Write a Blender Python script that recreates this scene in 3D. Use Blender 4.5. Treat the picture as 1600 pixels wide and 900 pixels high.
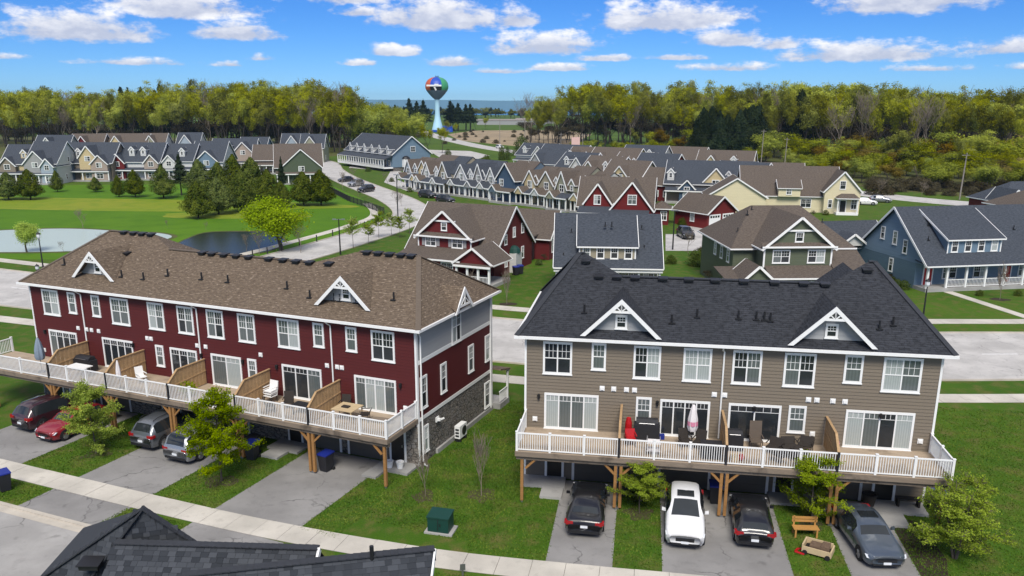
import bpy, math, random
from mathutils import Vector, Matrix, noise
for o in list(bpy.data.objects): bpy.data.objects.remove(o)
S = bpy.context.scene
COL = S.collection
R = math.radians
# ------------------------------------------------------------------ camera
FPX, PITCH, ROLL, CX, CY, H = 1281.3, .2626, .0026, 801.9, 505.9, 20.0
_fw = Vector((0, math.cos(PITCH), -math.sin(PITCH))); _r0 = Vector((1, 0, 0)); _u0 = _r0.cross(_fw)
_r = _r0*math.cos(ROLL)+_u0*math.sin(ROLL); _u = _u0*math.cos(ROLL)-_r0*math.sin(ROLL)
cam = bpy.data.cameras.new('camera'); camo = bpy.data.objects.new('camera', cam); COL.objects.link(camo)
cam.sensor_width = 36; cam.lens = 36*FPX/1600; cam.shift_x = (800-CX)/1600; cam.shift_y = (CY-450)/1600
cam.clip_start = .5; cam.clip_end = 60000
camo.matrix_world = Matrix(((_r.x, _u.x, -_fw.x, 0), (_r.y, _u.y, -_fw.y, 0), (_r.z, _u.z, -_fw.z, H), (0, 0, 0, 1)))
S.camera = camo
def ray(x, y): return (_fw*FPX+_r*(x-CX)+_u*(CY-y)).normalized()
def g(x, y, z=0.):                       # survey: where a sight line meets the level z
    d = ray(x, y); t = (z-H)/d.z; return Vector((d.x*t, d.y*t, z))
def gd(x, y, Y):                         # ... or the distance Y
    d = ray(x, y); t = Y/d.y; return Vector((d.x*t, Y, H+d.z*t))
# ------------------------------------------------------------------ node helper
def nd(nt, t, ins=None, **pr):
    n = nt.nodes.new(t)
    for k, v in pr.items(): setattr(n, k, v)
    for k, v in (ins or {}).items():
        s = n.inputs[k]
        if isinstance(v, bpy.types.NodeSocket): nt.links.new(v, s)
        else:
            if isinstance(v, (tuple, list)) and s.type == 'RGBA' and len(v) == 3: v = (*v, 1)
            s.default_value = v
    return n
def mth(nt, op, a, b=0., c=None, clamp=False):
    n = nd(nt, 'ShaderNodeMath', {0: a, 1: b} if c is None else {0: a, 1: b, 2: c}, operation=op, use_clamp=clamp); return n.outputs[0]
def mixc(nt, f, a, b, bt='MIX'):
    n = nd(nt, 'ShaderNodeMix', data_type='RGBA', blend_type=bt)
    for k, v in ((0, f), (6, a), (7, b)):
        if isinstance(v, bpy.types.NodeSocket): nt.links.new(v, n.inputs[k])
        else: n.inputs[k].default_value = (*v, 1) if isinstance(v, tuple) and len(v) == 3 else v
    return n.outputs[2]
def sstep(nt, v, a, b):
    n = nd(nt, 'ShaderNodeMapRange', {'Value': v, 'From Min': a, 'From Max': b}, interpolation_type='SMOOTHSTEP'); return n.outputs[0]
# ------------------------------------------------------------------ world, sun, exposure
SUN_EL, SUN_AZ = 50, 181                 # degrees; azimuth clockwise from +Y
W = bpy.data.worlds.new('World'); S.world = W; W.use_nodes = True; nt = W.node_tree; nt.nodes.clear()
sky = nd(nt, 'ShaderNodeTexSky', sky_type='NISHITA', sun_disc=False, sun_elevation=R(SUN_EL), sun_rotation=R(SUN_AZ),
         altitude=200, air_density=.75, dust_density=.0, ozone_density=4.0)
tc = nd(nt, 'ShaderNodeTexCoord'); sp = nd(nt, 'ShaderNodeSeparateXYZ', {0: tc.outputs['Generated']})
dx, dy, dz = sp.outputs
az = mth(nt, 'ARCTAN2', dx, dy); el = mth(nt, 'ARCSINE', dz)
PER = 1720.                              # the run of clouds repeats right round the horizon
U0 = mth(nt, 'MULTIPLY', az, FPX); V0 = mth(nt, 'MULTIPLY', el, FPX)
Uw = mth(nt, 'WRAP', U0, PER/2, -PER/2)
nv = nd(nt, 'ShaderNodeCombineXYZ', {0: mth(nt, 'MULTIPLY', Uw, .022), 1: mth(nt, 'MULTIPLY', V0, .045), 2: 3.0})
nz = nd(nt, 'ShaderNodeTexNoise', {'Vector': nv.outputs[0], 'Scale': 1.0, 'Detail': 5., 'Roughness': .62})
wob = mth(nt, 'SUBTRACT', nz.outputs['Fac'], .5)
# clouds in view: centre x, base y, half width, height (image px of the survey), strength
CL = [(95, 18, 95, 22, .9), (320, 50, 90, 36, 1), (400, 75, 66, 24, .9), (170, 82, 95, 36, 1), (475, 18, 18, 20, .9), (565, 22, 95, 48, 1), (690, 58, 95, 45, 1), (805, 52, 34, 24, .9), (580, 40, 32, 12, .75), (850, 90, 86, 28, .95), (625, 94, 44, 14, .8), (715, 108, 48, 12, .8), (1020, 58, 112, 34, 1), (1115, 80, 54, 22, .95), (1190, 86, 34, 16, .8), (1365, 42, 100, 38, 1), (1310, 103, 112, 24, .95), (1545, 98, 68, 20, .75), (935, 100, 44, 9, .7), (870, 114, 50, 9, .65), (580, 108, 30, 8, .5), (440, 103, 26, 8, .4), (30, 84, 24, 12, .5), (250, 112, 70, 9, .5), (1120, 115, 60, 10, .5), (1040, 99, 50, 8, .55), (1410, 118, 60, 8, .4), (390, 112, 24, 7, .5), (780, 118, 50, 7, .45), (1580, 118, 50, 8, .4), (30, 108, 40, 7, .35), (1230, 15, 20, 12, .4), (1215, 17, 14, 8, .4)]
mask = None; shade = None
for (cx, by, hw, hh, st) in CL:
    u = math.atan((cx-CX)/FPX/math.cos(PITCH))*FPX*.985; v = 161.5-by
    a = mth(nt, 'DIVIDE', mth(nt, 'SUBTRACT', Uw, u), hw*1.1)
    b = mth(nt, 'DIVIDE', mth(nt, 'SUBTRACT', V0, v+hh*.22), hh*1.05)
    bneg = mth(nt, 'MULTIPLY', mth(nt, 'MINIMUM', b, 0.), 3.2); bb = mth(nt, 'ADD', mth(nt, 'MAXIMUM', b, 0.), bneg)
    d = mth(nt, 'ADD', mth(nt, 'MULTIPLY', a, a), mth(nt, 'MULTIPLY', bb, bb))
    m = mth(nt, 'MULTIPLY', mth(nt, 'SUBTRACT', 1.12, mth(nt, 'SQRT', d)), st**.5)
    mask = m if mask is None else mth(nt, 'MAXIMUM', mask, m)
    sh = mth(nt, 'MULTIPLY', sstep(nt, m, -.2, .3), b)
    shade = sh if shade is None else mth(nt, 'MAXIMUM', shade, sh)
cover = sstep(nt, mth(nt, 'ADD', mask, mth(nt, 'MULTIPLY', wob, 2.3)), .04, .66)
# thick cloud overhead, out of view, its cover raised to whiten the ambient light
zc = mth(nt, 'MAXIMUM', dz, .05)
pv = nd(nt, 'ShaderNodeCombineXYZ', {0: mth(nt, 'DIVIDE', dx, zc), 1: mth(nt, 'DIVIDE', dy, zc), 2: 0.})
n2 = nd(nt, 'ShaderNodeTexNoise', {'Vector': pv.outputs[0], 'Scale': 1.3, 'Detail': 6., 'Roughness': .55})
over = mth(nt, 'MULTIPLY', sstep(nt, n2.outputs['Fac'], .42, .56), sstep(nt, dz, .14, .24))
cover = mth(nt, 'MULTIPLY', mth(nt, 'MAXIMUM', cover, over), .94); SKYTINT = (.42, .68, 1.06)
lit = mth(nt, 'ADD', mth(nt, 'ADD', mth(nt, 'MULTIPLY', shade, 1.0), .05), mth(nt, 'MULTIPLY', wob, 2.4), clamp=True)
ccol = mixc(nt, lit, (5.3, 5.7, 7.0), (10.0, 9.9, 10.0))
gm = nd(nt, 'ShaderNodeGamma', {'Color': sky.outputs[0], 'Gamma': 1.0})
hs = nd(nt, 'ShaderNodeHueSaturation', {'Saturation': 1.24, 'Value': 1., 'Color': gm.outputs[0]})
skyc = mixc(nt, 1.0, hs.outputs[0], SKYTINT, 'MULTIPLY')
low = mixc(nt, cover, skyc, ccol); high = mixc(nt, mth(nt, 'MULTIPLY', over, .94), skyc, mixc(nt, .6, (5.2, 5.7, 7.2), (9.6, 9.6, 9.8)))
bg = nd(nt, 'ShaderNodeBackground', {'Color': low, 'Strength': .085}); bg2 = nd(nt, 'ShaderNodeBackground', {'Color': high, 'Strength': .085})
band = mth(nt, 'GREATER_THAN', mth(nt, 'MULTIPLY', mth(nt, 'GREATER_THAN', dz, .0), mth(nt, 'LESS_THAN', dz, .16)), .5)
wo = nd(nt, 'ShaderNodeOutputWorld', {'Surface': nd(nt, 'ShaderNodeMixShader', {0: band, 1: bg2.outputs[0], 2: bg.outputs[0]}).outputs[0]})
W.cycles.sampling_method = 'MANUAL'; W.cycles.sample_map_resolution = 512
sun = bpy.data.lights.new('sun', 'SUN'); suno = bpy.data.objects.new('sun', sun); COL.objects.link(suno)
sun.energy = 3.2; sun.angle = R(24); sun.color = (1, .945, .85)
_sd = Vector((math.sin(R(SUN_AZ))*math.cos(R(SUN_EL)), math.cos(R(SUN_AZ))*math.cos(R(SUN_EL)), math.sin(R(SUN_EL))))
suno.rotation_euler = (-_sd).to_track_quat('-Z', 'Y').to_euler(); suno.location = (0, 0, 60)
S.render.engine = 'CYCLES'
vs = S.view_settings; vs.view_transform = 'Standard'; vs.look = 'None'; vs.exposure = .36; vs.gamma = 1; vs.use_curve_mapping = False
S.cycles.max_bounces = 5; S.cycles.diffuse_bounces = 2; S.cycles.transparent_max_bounces = 8
rnd = random.Random(7)
# ------------------------------------------------------------------ mesh builder
class MB:
    def __init__(s): s.v = []; s.f = []; s.m = []; s.c = None
    def poly(s, pts, m=0):
        i = len(s.v); s.v += [tuple(p) for p in pts]; s.f.append(tuple(range(i, i+len(pts)))); s.m.append(m)
    def box(s, x0, x1, y0, y1, z0, z1, m=0):
        P = [(x, y, z) for z in (z0, z1) for y in (y0, y1) for x in (x0, x1)]
        for q in ((0, 2, 3, 1), (4, 5, 7, 6), (0, 1, 5, 4), (1, 3, 7, 5), (3, 2, 6, 7), (2, 0, 4, 6)): s.poly([P[k] for k in q], m)
    def beam(s, p, q, w, h, m=0, up=(0, 0, 1)):
        p, q = Vector(p), Vector(q); d = (q-p).normalized(); side = d.cross(Vector(up))
        if side.length < 1e-4: side = d.cross(Vector((0, 1, 0)))
        side.normalize(); u = side.cross(d); a, b = side*w/2, u*h/2
        A = [p-a-b, p+a-b, p+a+b, p-a+b]; B = [q-a-b, q+a-b, q+a+b, q-a+b]
        s.poly(A[::-1], m); s.poly(B, m)
        for k in range(4): s.poly([A[k], A[(k+1) % 4], B[(k+1) % 4], B[k]], m)
    def slab(s, pts, t, m=0, ms=None):
        ms = m if ms is None else ms
        P = [Vector(p) for p in pts]; Q = [p-Vector((0, 0, t)) for p in P]
        s.poly(P, m); s.poly(Q[::-1], ms)
        for k in range(len(P)): j = (k+1) % len(P); s.poly([Q[k], Q[j], P[j], P[k]], ms)
    def prism(s, pts, d, m=0):
        P = [Vector(p) for p in pts]; Q = [p+Vector(d) for p in P]
        s.poly(P[::-1], m); s.poly(Q, m)
        for k in range(len(P)): j = (k+1) % len(P); s.poly([P[k], P[j], Q[j], Q[k]], m)
    def tube(s, pts, rad, n=6, m=0, cap=True):
        rings = []
        for i, p in enumerate(pts):
            p = Vector(p); d = Vector(pts[min(i+1, len(pts)-1)])-Vector(pts[max(i-1, 0)]); d.normalize()
            a = d.cross(Vector((0, 0, 1)))
            if a.length < .05: a = d.cross(Vector((1, 0, 0)))
            a.normalize(); b = a.cross(d); r = rad[i] if isinstance(rad, (list, tuple)) else rad
            k0 = len(s.v); s.v += [tuple(p+a*math.cos(2*math.pi*k/n)*r+b*math.sin(2*math.pi*k/n)*r) for k in range(n)]; rings.append(k0)
        for i in range(len(rings)-1):
            for k in range(n): j = (k+1) % n; s.f.append((rings[i]+k, rings[i]+j, rings[i+1]+j, rings[i+1]+k)); s.m.append(m)
        if cap:
            s.f.append(tuple(rings[0]+k for k in range(n))); s.m.append(m); s.f.append(tuple(rings[-1]+k for k in range(n))[::-1]); s.m.append(m)
    def lathe(s, prof, n=16, m=0, cx=0, cy=0):
        k0 = len(s.v)
        for (r, z) in prof: s.v += [(cx+r*math.cos(2*math.pi*k/n), cy+r*math.sin(2*math.pi*k/n), z) for k in range(n)]
        for i in range(len(prof)-1):
            for k in range(n):
                j = (k+1) % n; s.f.append((k0+i*n+k, k0+i*n+j, k0+(i+1)*n+j, k0+(i+1)*n+k)); s.m.append(m if not callable(m) else m(k, i))
    def mesh(s, name, mats, smooth=False):
        me = bpy.data.meshes.new(name); me.from_pydata(s.v, [], s.f)
        for mt in (mats if isinstance(mats, (list, tuple)) else [mats]): me.materials.append(mt)
        me.polygons.foreach_set('material_index', s.m)
        if smooth: me.polygons.foreach_set('use_smooth', [True]*len(s.f))
        leafy = s.c is not None and len(s.f) > 300
        if not leafy: uv = me.uv_layers.new(name='UVMap')
        data = []; Z = Vector((0, 0, 1))
        for f in ([] if leafy else s.f):                      # metre-scaled uv, u level, v up the slope
            P = [Vector(s.v[k]) for k in f]; n = Vector((0, 0, 0))
            for k in range(len(P)): n += P[k].cross(P[(k+1) % len(P)])
            if n.length < 1e-12: n = Vector((0, 0, 1))
            n.normalize()
            if n.z < 0: n = -n
            if n.z > .999: ua, va = Vector((1, 0, 0)), Vector((0, 1, 0))
            else: ua = Z.cross(n).normalized(); va = n.cross(ua)
            for p in P: data += [p.dot(ua), p.dot(va)]
        if not leafy: uv.data.foreach_set('uv', data)
        if s.c is not None:
            at = me.attributes.new('tint', 'FLOAT', 'FACE'); at.data.foreach_set('value', s.c)
        me.update(); return me
    def build(s, name, mats, parent=None, smooth=False, loc=None, rz=0):
        return place(name, s.mesh(name, mats, smooth), parent, loc, rz)
def place(name, me, parent=None, loc=None, rz=0, sc=None):
    o = bpy.data.objects.new(name, me); COL.objects.link(o)
    if parent: o.parent = parent
    if loc is not None: o.location = loc
    if rz: o.rotation_euler = (0, 0, rz)
    if sc is not None: o.scale = sc
    return o
def tag(o, label, cat, group=None):
    o['label'] = label; o['category'] = cat
    if group: o['group'] = group
    return o
def thing(name, label, cat, loc, rz=0, group=None, sc=None):
    o = bpy.data.objects.new(name, None); COL.objects.link(o); o.location = loc; o.rotation_euler = (0, 0, rz); o.empty_display_size = .2
    if sc: o.scale = (sc, sc, sc) if not isinstance(sc, tuple) else sc
    return tag(o, label, cat, group)
def struct(o): o['kind'] = 'structure'; return o
# ------------------------------------------------------------------ materials
def newmat(name):
    m = bpy.data.materials.new(name); m.use_nodes = True; m.node_tree.nodes.clear(); return m, m.node_tree
def finish(m, nt, col, rough=.7, bump=None, bs=.3, spec=.4, metal=0., bd=.02, coat=0.):
    ins = {'Base Color': col, 'Roughness': rough, 'Specular IOR Level': spec, 'Metallic': metal, 'Coat Weight': coat}
    if bump is not None: ins['Normal'] = nd(nt, 'ShaderNodeBump', {'Height': bump, 'Strength': bs, 'Distance': bd}).outputs[0]
    b = nd(nt, 'ShaderNodeBsdfPrincipled', ins); nd(nt, 'ShaderNodeOutputMaterial', {'Surface': b.outputs[0]}); return m
def gpos(nt): return nd(nt, 'ShaderNodeNewGeometry').outputs['Position']
def nois(nt, vec, sc, det=3., ro=.55): return nd(nt, 'ShaderNodeTexNoise', {'Vector': vec, 'Scale': sc, 'Detail': det, 'Roughness': ro}).outputs['Fac']
def sc3(c, k): return tuple(min(1, x*k) for x in c)
def plain(name, c, rough=.6, var=.12, scale=3., spec=.4, metal=0., coat=0.):
    m, nt = newmat(name); n = nois(nt, gpos(nt), scale, 4.)
    return finish(m, nt, mixc(nt, n, sc3(c, 1-var), sc3(c, 1+var)), rough, spec=spec, metal=metal, coat=coat)
def siding(name, c, lap=.18, line=True, vert=False):
    m, nt = newmat(name); uv = nd(nt, 'ShaderNodeUVMap').outputs[0]; s = nd(nt, 'ShaderNodeSeparateXYZ', {0: uv})
    pv = nd(nt, 'ShaderNodeVectorMath', {0: uv, 1: (.35, 5.5, 1)}, operation='MULTIPLY').outputs[0]
    n = nois(nt, pv, 1.5, 4.); n2 = nois(nt, gpos(nt), .5, 2.)
    col = mixc(nt, n, sc3(c, .82), sc3(c, 1.16)); col = mixc(nt, n2, col, sc3(c, .95))
    fr = mth(nt, 'FRACT', mth(nt, 'DIVIDE', s.outputs[0 if vert else 1], lap)); bid = mth(nt, 'FLOOR', mth(nt, 'DIVIDE', s.outputs[0 if vert else 1], lap))
    wn = nd(nt, 'ShaderNodeTexWhiteNoise', {'W': bid}, noise_dimensions='1D').outputs[0]
    col = mixc(nt, mth(nt, 'MULTIPLY', wn, .16), col, sc3(c, .6))
    if line: return finish(m, nt, col, .62, fr, .7, .3, bd=.03)
    return finish(m, nt, col, .62, n, .08, .3)
def shingle(name, c1, c2, fleck=None, tab=.30, row=.145):
    m, nt = newmat(name); uv = nd(nt, 'ShaderNodeUVMap').outputs[0]
    br = nd(nt, 'ShaderNodeTexBrick', {'Vector': uv, 'Color1': (*c1, 1), 'Color2': (*c2, 1), 'Mortar': (*sc3(c1, .42), 1), 'Scale': 1., 'Mortar Size': .012, 'Mortar Smooth': .3, 'Bias': 0., 'Brick Width': tab, 'Row Height': row}, offset=.37, squash=.8, squash_frequency=3)
    nv = nd(nt, 'ShaderNodeVectorMath', {0: uv, 1: (3.2, 6.9, 1)}, operation='MULTIPLY').outputs[0]
    n = nois(nt, nv, 1., 2.); n3 = nois(nt, uv, .25, 3.); g1 = nois(nt, uv, 90., 2.)
    col = mixc(nt, sstep(nt, n, .35, .7), br.outputs[0], sc3(c2, 1.25)); col = mixc(nt, mth(nt, 'MULTIPLY', n3, .5), col, sc3(c1, .8))
    if fleck is not None: col = mixc(nt, sstep(nt, nois(nt, nd(nt, 'ShaderNodeVectorMath', {0: uv, 1: (2.6, 6.9, 1)}, operation='MULTIPLY').outputs[0], 1.35, 1.), .6, .72), col, fleck)
    col = mixc(nt, mth(nt, 'MULTIPLY', g1, .35), col, sc3(c1, .7))
    s = nd(nt, 'ShaderNodeSeparateXYZ', {0: uv}); fr = mth(nt, 'FRACT', mth(nt, 'DIVIDE', s.outputs[1], row))
    hgt = mth(nt, 'ADD', mth(nt, 'MULTIPLY', mth(nt, 'SUBTRACT', 1., fr), .6), mth(nt, 'MULTIPLY', br.outputs['Fac'], -.5))
    hgt = mth(nt, 'ADD', hgt, mth(nt, 'MULTIPLY', n, .5))
    return finish(m, nt, col, .9, hgt, .8, .2, bd=.02)
def wood(name, c, board=.14, stain=.5):
    m, nt = newmat(name); uv = nd(nt, 'ShaderNodeUVMap').outputs[0]
    pv = nd(nt, 'ShaderNodeVectorMath', {0: uv, 1: (1.2, 14., 1)}, operation='MULTIPLY').outputs[0]
    n = nois(nt, pv, 1., 5., .65); n2 = nois(nt, gpos(nt), 1.1, 4.)
    col = mixc(nt, n, sc3(c, .6), sc3(c, 1.3)); col = mixc(nt, mth(nt, 'MULTIPLY', sstep(nt, n2, .5, .72), stain), col, sc3(c, .35))
    return finish(m, nt, col, .8, n, .25, .25)
def ground_mat(name, cols, scales=(.06, .9, 14.), rough=.95, bump=.6):
    m, nt = newmat(name); p = gpos(nt)
    a, b, c = (nois(nt, p, s, 4., .6) for s in scales)
    col = mixc(nt, sstep(nt, a, .35, .65), cols[0], cols[1]); col = mixc(nt, sstep(nt, b, .42, .75), col, cols[2])
    col = mixc(nt, mth(nt, 'MULTIPLY', sstep(nt, c, .35, .7), .55), col, cols[3])
    return finish(m, nt, col, rough, c, bump, .15, bd=.05)
def asphalt(name, c, crack=.0):
    m, nt = newmat(name); p = gpos(nt); a = nois(nt, p, .35, 4.); b = nois(nt, p, 1.6, 6., .65); f = nois(nt, p, 60., 2.)
    col = mixc(nt, sstep(nt, a, .3, .7), sc3(c, .78), sc3(c, 1.16)); col = mixc(nt, mth(nt, 'MULTIPLY', sstep(nt, b, .52, .7), .5), col, sc3(c, .6)); col = mixc(nt, mth(nt, 'MULTIPLY', f, .45), col, sc3(c, 1.35))
    if crack:
        wp = nd(nt, 'ShaderNodeVectorMath', {0: p, 1: nd(nt, 'ShaderNodeTexNoise', {'Vector': p, 'Scale': 1.2, 'Detail': 4.}).outputs['Color']}, operation='ADD').outputs[0]
        ve = nd(nt, 'ShaderNodeTexVoronoi', {'Vector': wp, 'Scale': .33}, feature='DISTANCE_TO_EDGE').outputs['Distance']
        ck = mth(nt, 'MULTIPLY', mth(nt, 'SUBTRACT', 1., sstep(nt, ve, .004, .014)), sstep(nt, nois(nt, p, .25, 2.), .45, .6)); col = mixc(nt, mth(nt, 'MULTIPLY', ck, crack), col, sc3(c, .3))
        sp_ = nois(nt, p, .9, 3.); col = mixc(nt, mth(nt, 'MULTIPLY', sstep(nt, sp_, .62, .72), .45), col, sc3(c, .4))
    return finish(m, nt, col, .9, f, .3, .25, bd=.01)
def glass_mat(name, c, stripe=0., rough=.06):
    m, nt = newmat(name); uv = nd(nt, 'ShaderNodeUVMap').outputs[0]
    if stripe:
        s = nd(nt, 'ShaderNodeSeparateXYZ', {0: uv}); w = mth(nt, 'SINE', mth(nt, 'MULTIPLY', s.outputs[0], stripe)); n = nois(nt, uv, 4.)
        col = mixc(nt, mth(nt, 'MULTIPLY_ADD', w, .5, .5), sc3(c, .72), sc3(c, 1.1)); col = mixc(nt, n, col, sc3(c, .8))
    else: col = mixc(nt, nois(nt, gpos(nt), 1.2, 3.), sc3(c, .5), sc3(c, 1.6))
    wv = nois(nt, gpos(nt), .7, 2.)
    return finish(m, nt, col, rough, wv, .06, .6, coat=.6 if stripe else .0)
def paint(name, c, flake=.0): 
    m, nt = newmat(name); n = nois(nt, gpos(nt), 2., 3.)
    return finish(m, nt, mixc(nt, n, sc3(c, .92), sc3(c, 1.08)), .32, spec=.5, metal=flake, coat=.8)
def leafmat(name, c1, c2, trans=.3, shift=.25):
    m, nt = newmat(name); at = nd(nt, 'ShaderNodeAttribute', attribute_name='tint').outputs['Fac']; rn = nd(nt, 'ShaderNodeObjectInfo').outputs['Random']
    col = mixc(nt, at, c1, c2); hs = nd(nt, 'ShaderNodeHueSaturation', {'Hue': mth(nt, 'MULTIPLY_ADD', rn, .04*shift*4, .5-.02*shift*4), 'Saturation': mth(nt, 'MULTIPLY_ADD', rn, -.25, 1.1), 'Value': mth(nt, 'MULTIPLY_ADD', rn, .5, .75), 'Color': col}).outputs[0]
    d = nd(nt, 'ShaderNodeBsdfDiffuse', {'Color': hs}); t = nd(nt, 'ShaderNodeBsdfTranslucent', {'Color': hs})
    mx = nd(nt, 'ShaderNodeMixShader', {0: trans, 1: d.outputs[0], 2: t.outputs[0]}); nd(nt, 'ShaderNodeOutputMaterial', {'Surface': mx.outputs[0]}); return m
M = {}
M['white'] = plain('white_trim', (.78, .78, .77), .5, .05); M['grass'] = ground_mat('lawn_grass', [(.046, .108, .007), (.070, .138, .009), (.135, .122, .036), (.026, .066, .005)])
M['golf'] = ground_mat('golf_grass', [(.062, .155, .005), (.082, .18, .006), (.045, .125, .004), (.095, .17, .010)], (.03, .2, 9.)); M['fair'] = ground_mat('fairway_grass', [(.15, .22, .012), (.21, .235, .022), (.11, .19, .010), (.17, .22, .02)], (.05, .3, 9.))
M['rough'] = ground_mat('rough_meadow', [(.10, .10, .03), (.075, .095, .022), (.13, .105, .05), (.055, .07, .02)], (.03, .25, 5.)); M['sand'] = ground_mat('bare_sand', [(.34, .26, .165), (.25, .195, .125), (.16, .13, .07), (.38, .30, .20)], (.04, .15, 3.))
M['mulch'] = ground_mat('thin_mulch', [(.075, .062, .036), (.062, .066, .026), (.10, .08, .05), (.045, .055, .018)], (.8, 4., 22.)); M['soil'] = ground_mat('dark_soil', [(.035, .027, .02), (.05, .038, .026), (.025, .02, .015), (.06, .048, .034)], (.5, 3., 20.)); M['road'] = asphalt('pale_road_asphalt', (.42, .405, .385), .5); M['drive'] = asphalt('driveway_asphalt', (.225, .218, .21), .7); M['street'] = asphalt('street_asphalt', (.31, .30, .285), .7)
M['conc'] = asphalt('concrete', (.47, .44, .385)); M['kerb'] = asphalt('kerb_concrete', (.43, .39, .33)); M['stoop'] = asphalt('grey_concrete', (.30, .295, .285))
M['tan'] = siding('tan_siding', (.190, .157, .119), line=False); M['redn'] = siding('dark_red_siding', (.090, .014, .014), line=False); M['greyn'] = siding('light_grey_siding', (.36, .365, .37), line=False)
SID = {k: siding(k+'_siding', c) for k, c in dict(red=(.15, .016, .016), redh=(.13, .016, .018), sage=(.30, .30, .22), beige=(.34, .30, .22), green=(.115, .135, .088), dkgreen=(.085, .11, .07), blue=(.155, .23, .31), ltblue=(.34, .40, .46), cream=(.58, .47, .27), yellow=(.74, .66, .44), white=(.62, .62, .60), grey=(.33, .33, .33), slate=(.12, .17, .22), taupe=(.25, .21, .165), navy=(.06, .10, .16), pink=(.38, .31, .26)).items()}
M['rfbrown'] = shingle('brown_shingles', (.116, .085, .061), (.160, .122, .087), (.31, .245, .185)); M['rfdark'] = shingle('charcoal_shingles', (.024, .026, .031), (.046, .049, .058)); M['rfslate'] = shingle('slate_blue_shingles', (.045, .053, .066), (.070, .080, .098)); M['rftaupe'] = shingle('taupe_shingles', (.100, .080, .066), (.130, .107, .088))
M['cap'] = plain('ridge_cap_charcoal', (.033, .036, .043), .9, .3, 6.); M['capb'] = plain('ridge_cap_brown', (.12, .094, .072), .9, .25, 6.); M['black'] = plain('black_metal', (.014, .014, .016), .5, .2); M['glass'] = glass_mat('window_glass', (.022, .026, .03)); M['curt'] = glass_mat('curtained_glass', (.40, .44, .43), 55.); M['blind'] = glass_mat('grey_blind_glass', (.12, .14, .14), 40.)
M['deck'] = wood('deck_boards', (.40, .315, .23), stain=.55); M['beamw'] = wood('weathered_beam', (.22, .175, .135), stain=.85); M['cedar'] = wood('cedar_post', (.33, .17, .06), stain=.2); M['screen'] = wood('privacy_boards', (.43, .28, .145), stain=.25)
M['gdoor'] = siding('garage_door_panel', (.12, .11, .095), .5); M['door'] = plain('dark_door', (.016, .014, .013), .4); M['bark'] = plain('tree_bark', (.095, .078, .062), .95, .35, 5.); M['barkd'] = plain('dark_tree_bark', (.045, .037, .030), .95, .3, 5.); M['twig'] = plain('bare_twig', (.20, .165, .13), .95, .25); M['poles'] = plain('utility_pole_wood', (.24, .215, .19), .9, .2)
M['tyre'] = plain('tyre_rubber', (.012, .012, .013), .85); M['rim'] = plain('alloy_rim', (.35, .35, .36), .35, .1, metal=.8); M['plate'] = plain('number_plate', (.7, .72, .75), .5); M['tail'] = plain('tail_lamp', (.30, .012, .015), .15, .1); M['head'] = plain('head_lamp', (.55, .57, .6), .08, .1, spec=.8); M['carglass'] = glass_mat('car_glass', (.018, .022, .025), rough=.03)
M['bluelid'] = plain('blue_bin_lid', (.012, .025, .22), .45); M['bin'] = plain('black_bin', (.018, .018, .022), .6); M['teal'] = plain('green_utility_steel', (.006, .045, .035), .5); M['cloth'] = plain('pale_cloth', (.7, .66, .66), .8, .12, 6.); M['pink'] = plain('pink_cloth', (.6, .22, .32), .8); M['redp'] = plain('red_plastic', (.40, .008, .012), .4); M['wick'] = plain('dark_wicker', (.03, .024, .02), .8, .3, 20.); M['greyc'] = plain('grey_blue_cover', (.20, .25, .31), .8, .2); M['wick2'] = plain('brown_things', (.13, .085, .055), .8, .5, 9.); M['yel'] = plain('yellow_oak_wood', (.42, .22, .06), .7, .2); M['beigep'] = plain('beige_plastic', (.52, .40, .24), .6)
m, nt = newmat('pond_water_painted_trees'); wv = nois(nt, gpos(nt), 2.2, 3.); M['water'] = finish(m, nt, (.012, .020, .011), .22, wv, .2, .1, bd=.03)  # dark base colour paints in the reflection of the trees
m, nt = newmat('pond_water_painted_sky'); wv = nois(nt, gpos(nt), 2.2, 3.); M['pondsky'] = finish(m, nt, (.40, .47, .42), .3, wv, .12, .15, bd=.03)  # pale base colour paints in the reflection of the bright sky
m, nt = newmat('lake_water'); M['lake'] = finish(m, nt, (.05, .21, .44), .6, spec=.1)
m, nt = newmat('stone_veneer'); uv = nd(nt, 'ShaderNodeUVMap').outputs[0]; vr = nd(nt, 'ShaderNodeTexVoronoi', {'Vector': nd(nt, 'ShaderNodeVectorMath', {0: uv, 1: (2.2, 4.2, 1)}, operation='MULTIPLY').outputs[0], 'Scale': 1.5, 'Randomness': .9}); ve = nd(nt, 'ShaderNodeTexVoronoi', {'Vector': nd(nt, 'ShaderNodeVectorMath', {0: uv, 1: (2.2, 4.2, 1)}, operation='MULTIPLY').outputs[0], 'Scale': 1.5, 'Randomness': .9}, feature='DISTANCE_TO_EDGE')
vc = nd(nt, 'ShaderNodeSeparateColor', {0: vr.outputs['Color']}); col = mixc(nt, vc.outputs[0], (.13, .115, .098), (.27, .235, .20)); col = mixc(nt, vc.outputs[1], col, (.21, .20, .19)); edge = sstep(nt, ve.outputs['Distance'], .0, .09); col = mixc(nt, edge, (.045, .042, .038), col)
M['stone'] = finish(m, nt, col, .9, edge, .8, .2, bd=.04)
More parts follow.
